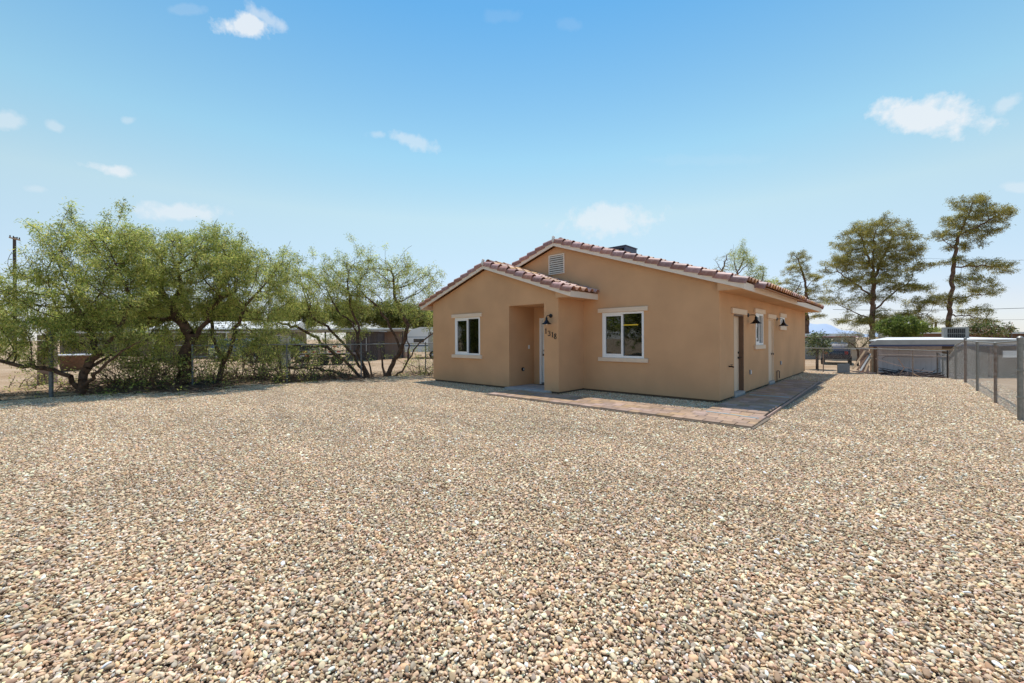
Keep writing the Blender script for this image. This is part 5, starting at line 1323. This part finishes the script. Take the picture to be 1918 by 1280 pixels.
# pipes and lumber lying in the shed mouth
def lying(name, pts, r, m, label, cat): o = MB().tube(pts, r, 8).build(name, m, smooth=True); return tag(o, label, cat)
G = lambda px, d, z: (lambda v: (v.x, v.y, z))(at(px, 690, d))
lying('pipe', [G(1655, 19.6, -.38), G(1705, 19.9, -.36), G(1748, 20.2, -.38)], .055, 'steel', 'long grey pipe lying on the ground in front of the open shed', 'pipe')
lying('rope', [at(1640, 672, 19.4), at(1665, 680, 19.4), at(1690, 687, 19.4), at(1720, 693, 19.4), at(1748, 697, 19.5)],   .012, 'siding_pink', 'sagging pale rope with tied rags strung across the shed mouth', 'rope')
lying('hose', [at(1652, 672, 20.4), at(1658, 668, 20.4), at(1680, 668, 20.4), at(1715, 669, 20.4), at(1748, 669, 20.4)], .014, 'wood_dark', 'dark hose strung level inside the open shed', 'hose')
lying('board', [G(1682, 20.1, -.30), at(1694, 690, 20.3), at(1682, 672, 20.8)], .016, 'wood_brown', 'single brown stick leaning on the shed wall panels', 'board')
lying('branch', [at(1708, 699, 18.6), at(1718, 704, 18.4), at(1730, 709, 18.2)], .02, 'wood', 'bent pale branch poking up behind the gravel edge', 'branch')
o = MB().add([], []); 
bm = bmesh.new(); bmesh.ops.create_icosphere(bm, subdivisions=3, radius=1)
for v in bm.verts: v.co = Vector((v.co.x * .42, v.co.y * .3, max(v.co.z, -.1) * .14)) * (1 + .1 * math.sin(v.co.x * 9) + .08 * math.sin(v.co.y * 13 + 1))
me = bpy.data.meshes.new('tarp'); bm.to_mesh(me); bm.free(); me.polygons.foreach_set('use_smooth', [True] * len(me.polygons)); o = link('tarp', me, 'plastic_white'); o.location = G(1652, 18.2, -.36); o.location.z = -.34; tag(o, 'crumpled white tarp lying at the gravel edge before the shed', 'tarp')
litter('scrap_pile', 'dark scrap wood and pipes piled along the foot of the open shed wall', 1645, 1748, 0, 0, 19.8, 21.6, 260, 43, 'wood_dark', .4, 1.8, .035, -.47)
litter('dry_brush', 'dry brush and sticks on the neighbour dirt beside the leaning planks', 1575, 1640, 0, 0, 17.0, 19.0, 90, 44, 'twig', .2, .7, .012, -.42)
# leaning lumber pile left of the shed
for i, (xa, ya, xb, yb, m_, lab) in enumerate(((1597, 692, 1622, 655, 'wood', 'pale plank leaning at the shed corner, leftmost of the leaning boards'), (1606, 694, 1628, 662, 'wood_brown', 'dark plank leaning second from the left at the shed corner'), (1612, 695, 1630, 664, 'siding_grey', 'pale grey board leaning among the planks at the shed corner'), (1620, 697, 1632, 668, 'wood', 'narrow brown plank leaning nearest the shed post'))):
    A_ = at(xa, ya, 18.6); B_ = at(xb, yb, 19.4); d_ = (B_ - A_)
    rt = Vector((math.cos(YAW), math.sin(YAW), 0)) * .045
    o = MB().prism([A_ - rt, A_ + rt, B_ + rt, B_ - rt], (0, .03, .03)).build('plank', m_); tag(o, lab, 'plank', 'planks leaning at the shed corner')
# black cart
r_ = site('utility_cart', 1592, 17.8, 'dark metal cart with an upright grey back behind the gravel edge', 'cart', R(5), -.36)
tb = lb(r_, 'tray', 'black', ((-.42, -.2, .18), (.42, .4, .22)), ((-.42, -.2, .22), (.42, -.17, .40)), ((-.42, .37, .22), (.42, .4, .40)), ((-.42, -.17, .22), (-.39, .37, .40)), ((.39, -.17, .22), (.42, .37, .40)))
lb(r_, 'back_plate', 'steel_dull', ((-.28, .3, .41), (.28, .34, .78))); lb(r_, 'rim', 'steel', ((-.44, -.23, .402), (.44, -.16, .43)))
for x in (-.3, .3): wheel(r_, x, -.22, .1, .1, .06)
# cinder column
r_ = site('block_column', 1619, 19.5, 'short column of stacked grey blocks beside the leaning planks', 'column', R(10), -.5)
for i in range(8):
    o = bpy.data.objects.new('block', bm_); COL.objects.link(o); o.parent = r_; o.location = (0, 0, i * .2); o.rotation_euler = (0, 0, random.uniform(-.04, .04)); o.scale = (.72, 1, 1)
# back mobile home
r_ = site('mobile_home', 1560, 40, 'pale mobile home with white roof behind the citrus bush', 'mobile home', R(0), -.5)
lb(r_, 'wall', 'siding_grey', ((-5, 0, 0), (2.2, 4, 2.1))); lb(r_, 'roof', 'paint_white', ((-5.2, -.3, 2.14), (2.6, 4.2, 2.42))); lb(r_, 'roof_edge', 'red', ((-5.2, -.32, 2.09), (2.6, -.25, 2.138)))
win(r_, r_, -1.95, -1.1, -.003, 1.35, 1.95); lb(r_, 'awning', 'siding_tan', ((-.4, -1.6, 1.86), (2.6, -.33, 1.92)))
for x in (-.3, 2.4): lb(r_, 'post', 'white', ((x, -1.5, 0), (x + .08, -1.42, 1.86)))
r_ = site('low_building', 1598, 37, 'tan low wall building behind the desert bush', 'building', 0, -.5)
lb(r_, 'wall', 'siding_tan', ((-1.8, 0, 0), (1.2, 2, .95))); lb(r_, 'roof', 'steel', ((-1.9, -.1, .952), (1.3, 2.1, 1.0)))
for (px0, px1, y0, y1, d_, lab, m1) in ((1735, 1772, 624, 640, 55, 'low brown building with pale roof left of the shed cooler', 'wood_brown'), (1892, 1960, 624, 640, 42, 'brown building with white roof edge at far right', 'wood_brown'), (1700, 1742, 618, 640, 62, 'grey gabled roof house far behind the green bush', 'siding_grey')):
    r_ = site('far_building', (px0 + px1) / 2, d_, lab, 'building', 0, -.5); s_ = d_ / FPX; w_ = (px1 - px0) * s_ / 2; zt_ = CAM.z + (632 - y0) * s_ + .5
    lb(r_, 'wall', m1, ((-w_, 0, 0), (w_, 5, zt_ - .18))); lb(r_, 'roof', 'paint_white' if m1 == 'wood_brown' else 'siding_tan', ((-w_ - .2, -.3, zt_ - .178), (w_ + .2, 5.2, zt_)))
# satellite dish
q = at(1895, 640, 36); r_ = empty('satellite_dish', (q.x, q.y, 0), 'dark round satellite dish on a short mast above the shed roof', 'satellite dish', YAW)
MB().tube([(0, 0, -.4), (0, 0, 2.1)], .03, 8).build('mast', 'steel_dull', r_, world=False); MB().lathe((0, 0, 2.25), (.15, -.35, 1), [(.0, 0), (.2, .02), (.36, .09), (.37, .1), (.34, .1), (.19, .04), (0, .02)], 20).build('dish', 'wood_dark', r_, world=False, smooth=True)
# small poles and power lines on the right
for (px, top, d_, lab) in ((1753, 604, 60, 'short brown pole left of the tall pine'), (1848, 600, 70, 'thin dark pole right of the tall pine'), (1746, 607, 90, 'thin distant pole far behind the shed roof')):
    q = at(px, 640, d_); r_ = empty('utility_pole', (q.x, q.y, -.5), lab, 'utility pole', YAW)
    h_ = CAM.z + (632 - top) * d_ / FPX + .5; MB().tube([(0, 0, 0), (0, 0, h_)], .13, 8).build('pole', 'wood_brown', r_, world=False, smooth=True)
def wire(a_, b_, d0, d1, sag, label, r=.02):
    A_, B_ = at(*a_, d0), at(*b_, d1); pts = []
    for i in range(13):
        t_ = i / 12; q = A_.lerp(B_, t_); q.z -= sag * 4 * t_ * (1 - t_); pts.append(q)
    o = MB().tube(pts, r, 4).build('power_line', 'black'); tag(o, label, 'power line')
wire((1560, 580), (2050, 572), 50, 40, .25, 'thick power line passing in front of the tall pine', .022)
wire((1700, 598), (2050, 596), 70, 60, .2, 'faint lower power line right of the tall pine', .018)
wire((1650, 480), (2050, 486), 60, 52, .3, 'faint upper power line passing behind the tall pine', .012)
print('tiles', n_tiles, 'bulk', len(bulk), 'pavers', len([o for o in bpy.data.objects if o.name.startswith('paver') and o.type == 'MESH']))
#print('TRIS', sum(len(m_.loops) - 2 * len(m_.polygons) for m_ in bpy.data.meshes if m_.users))
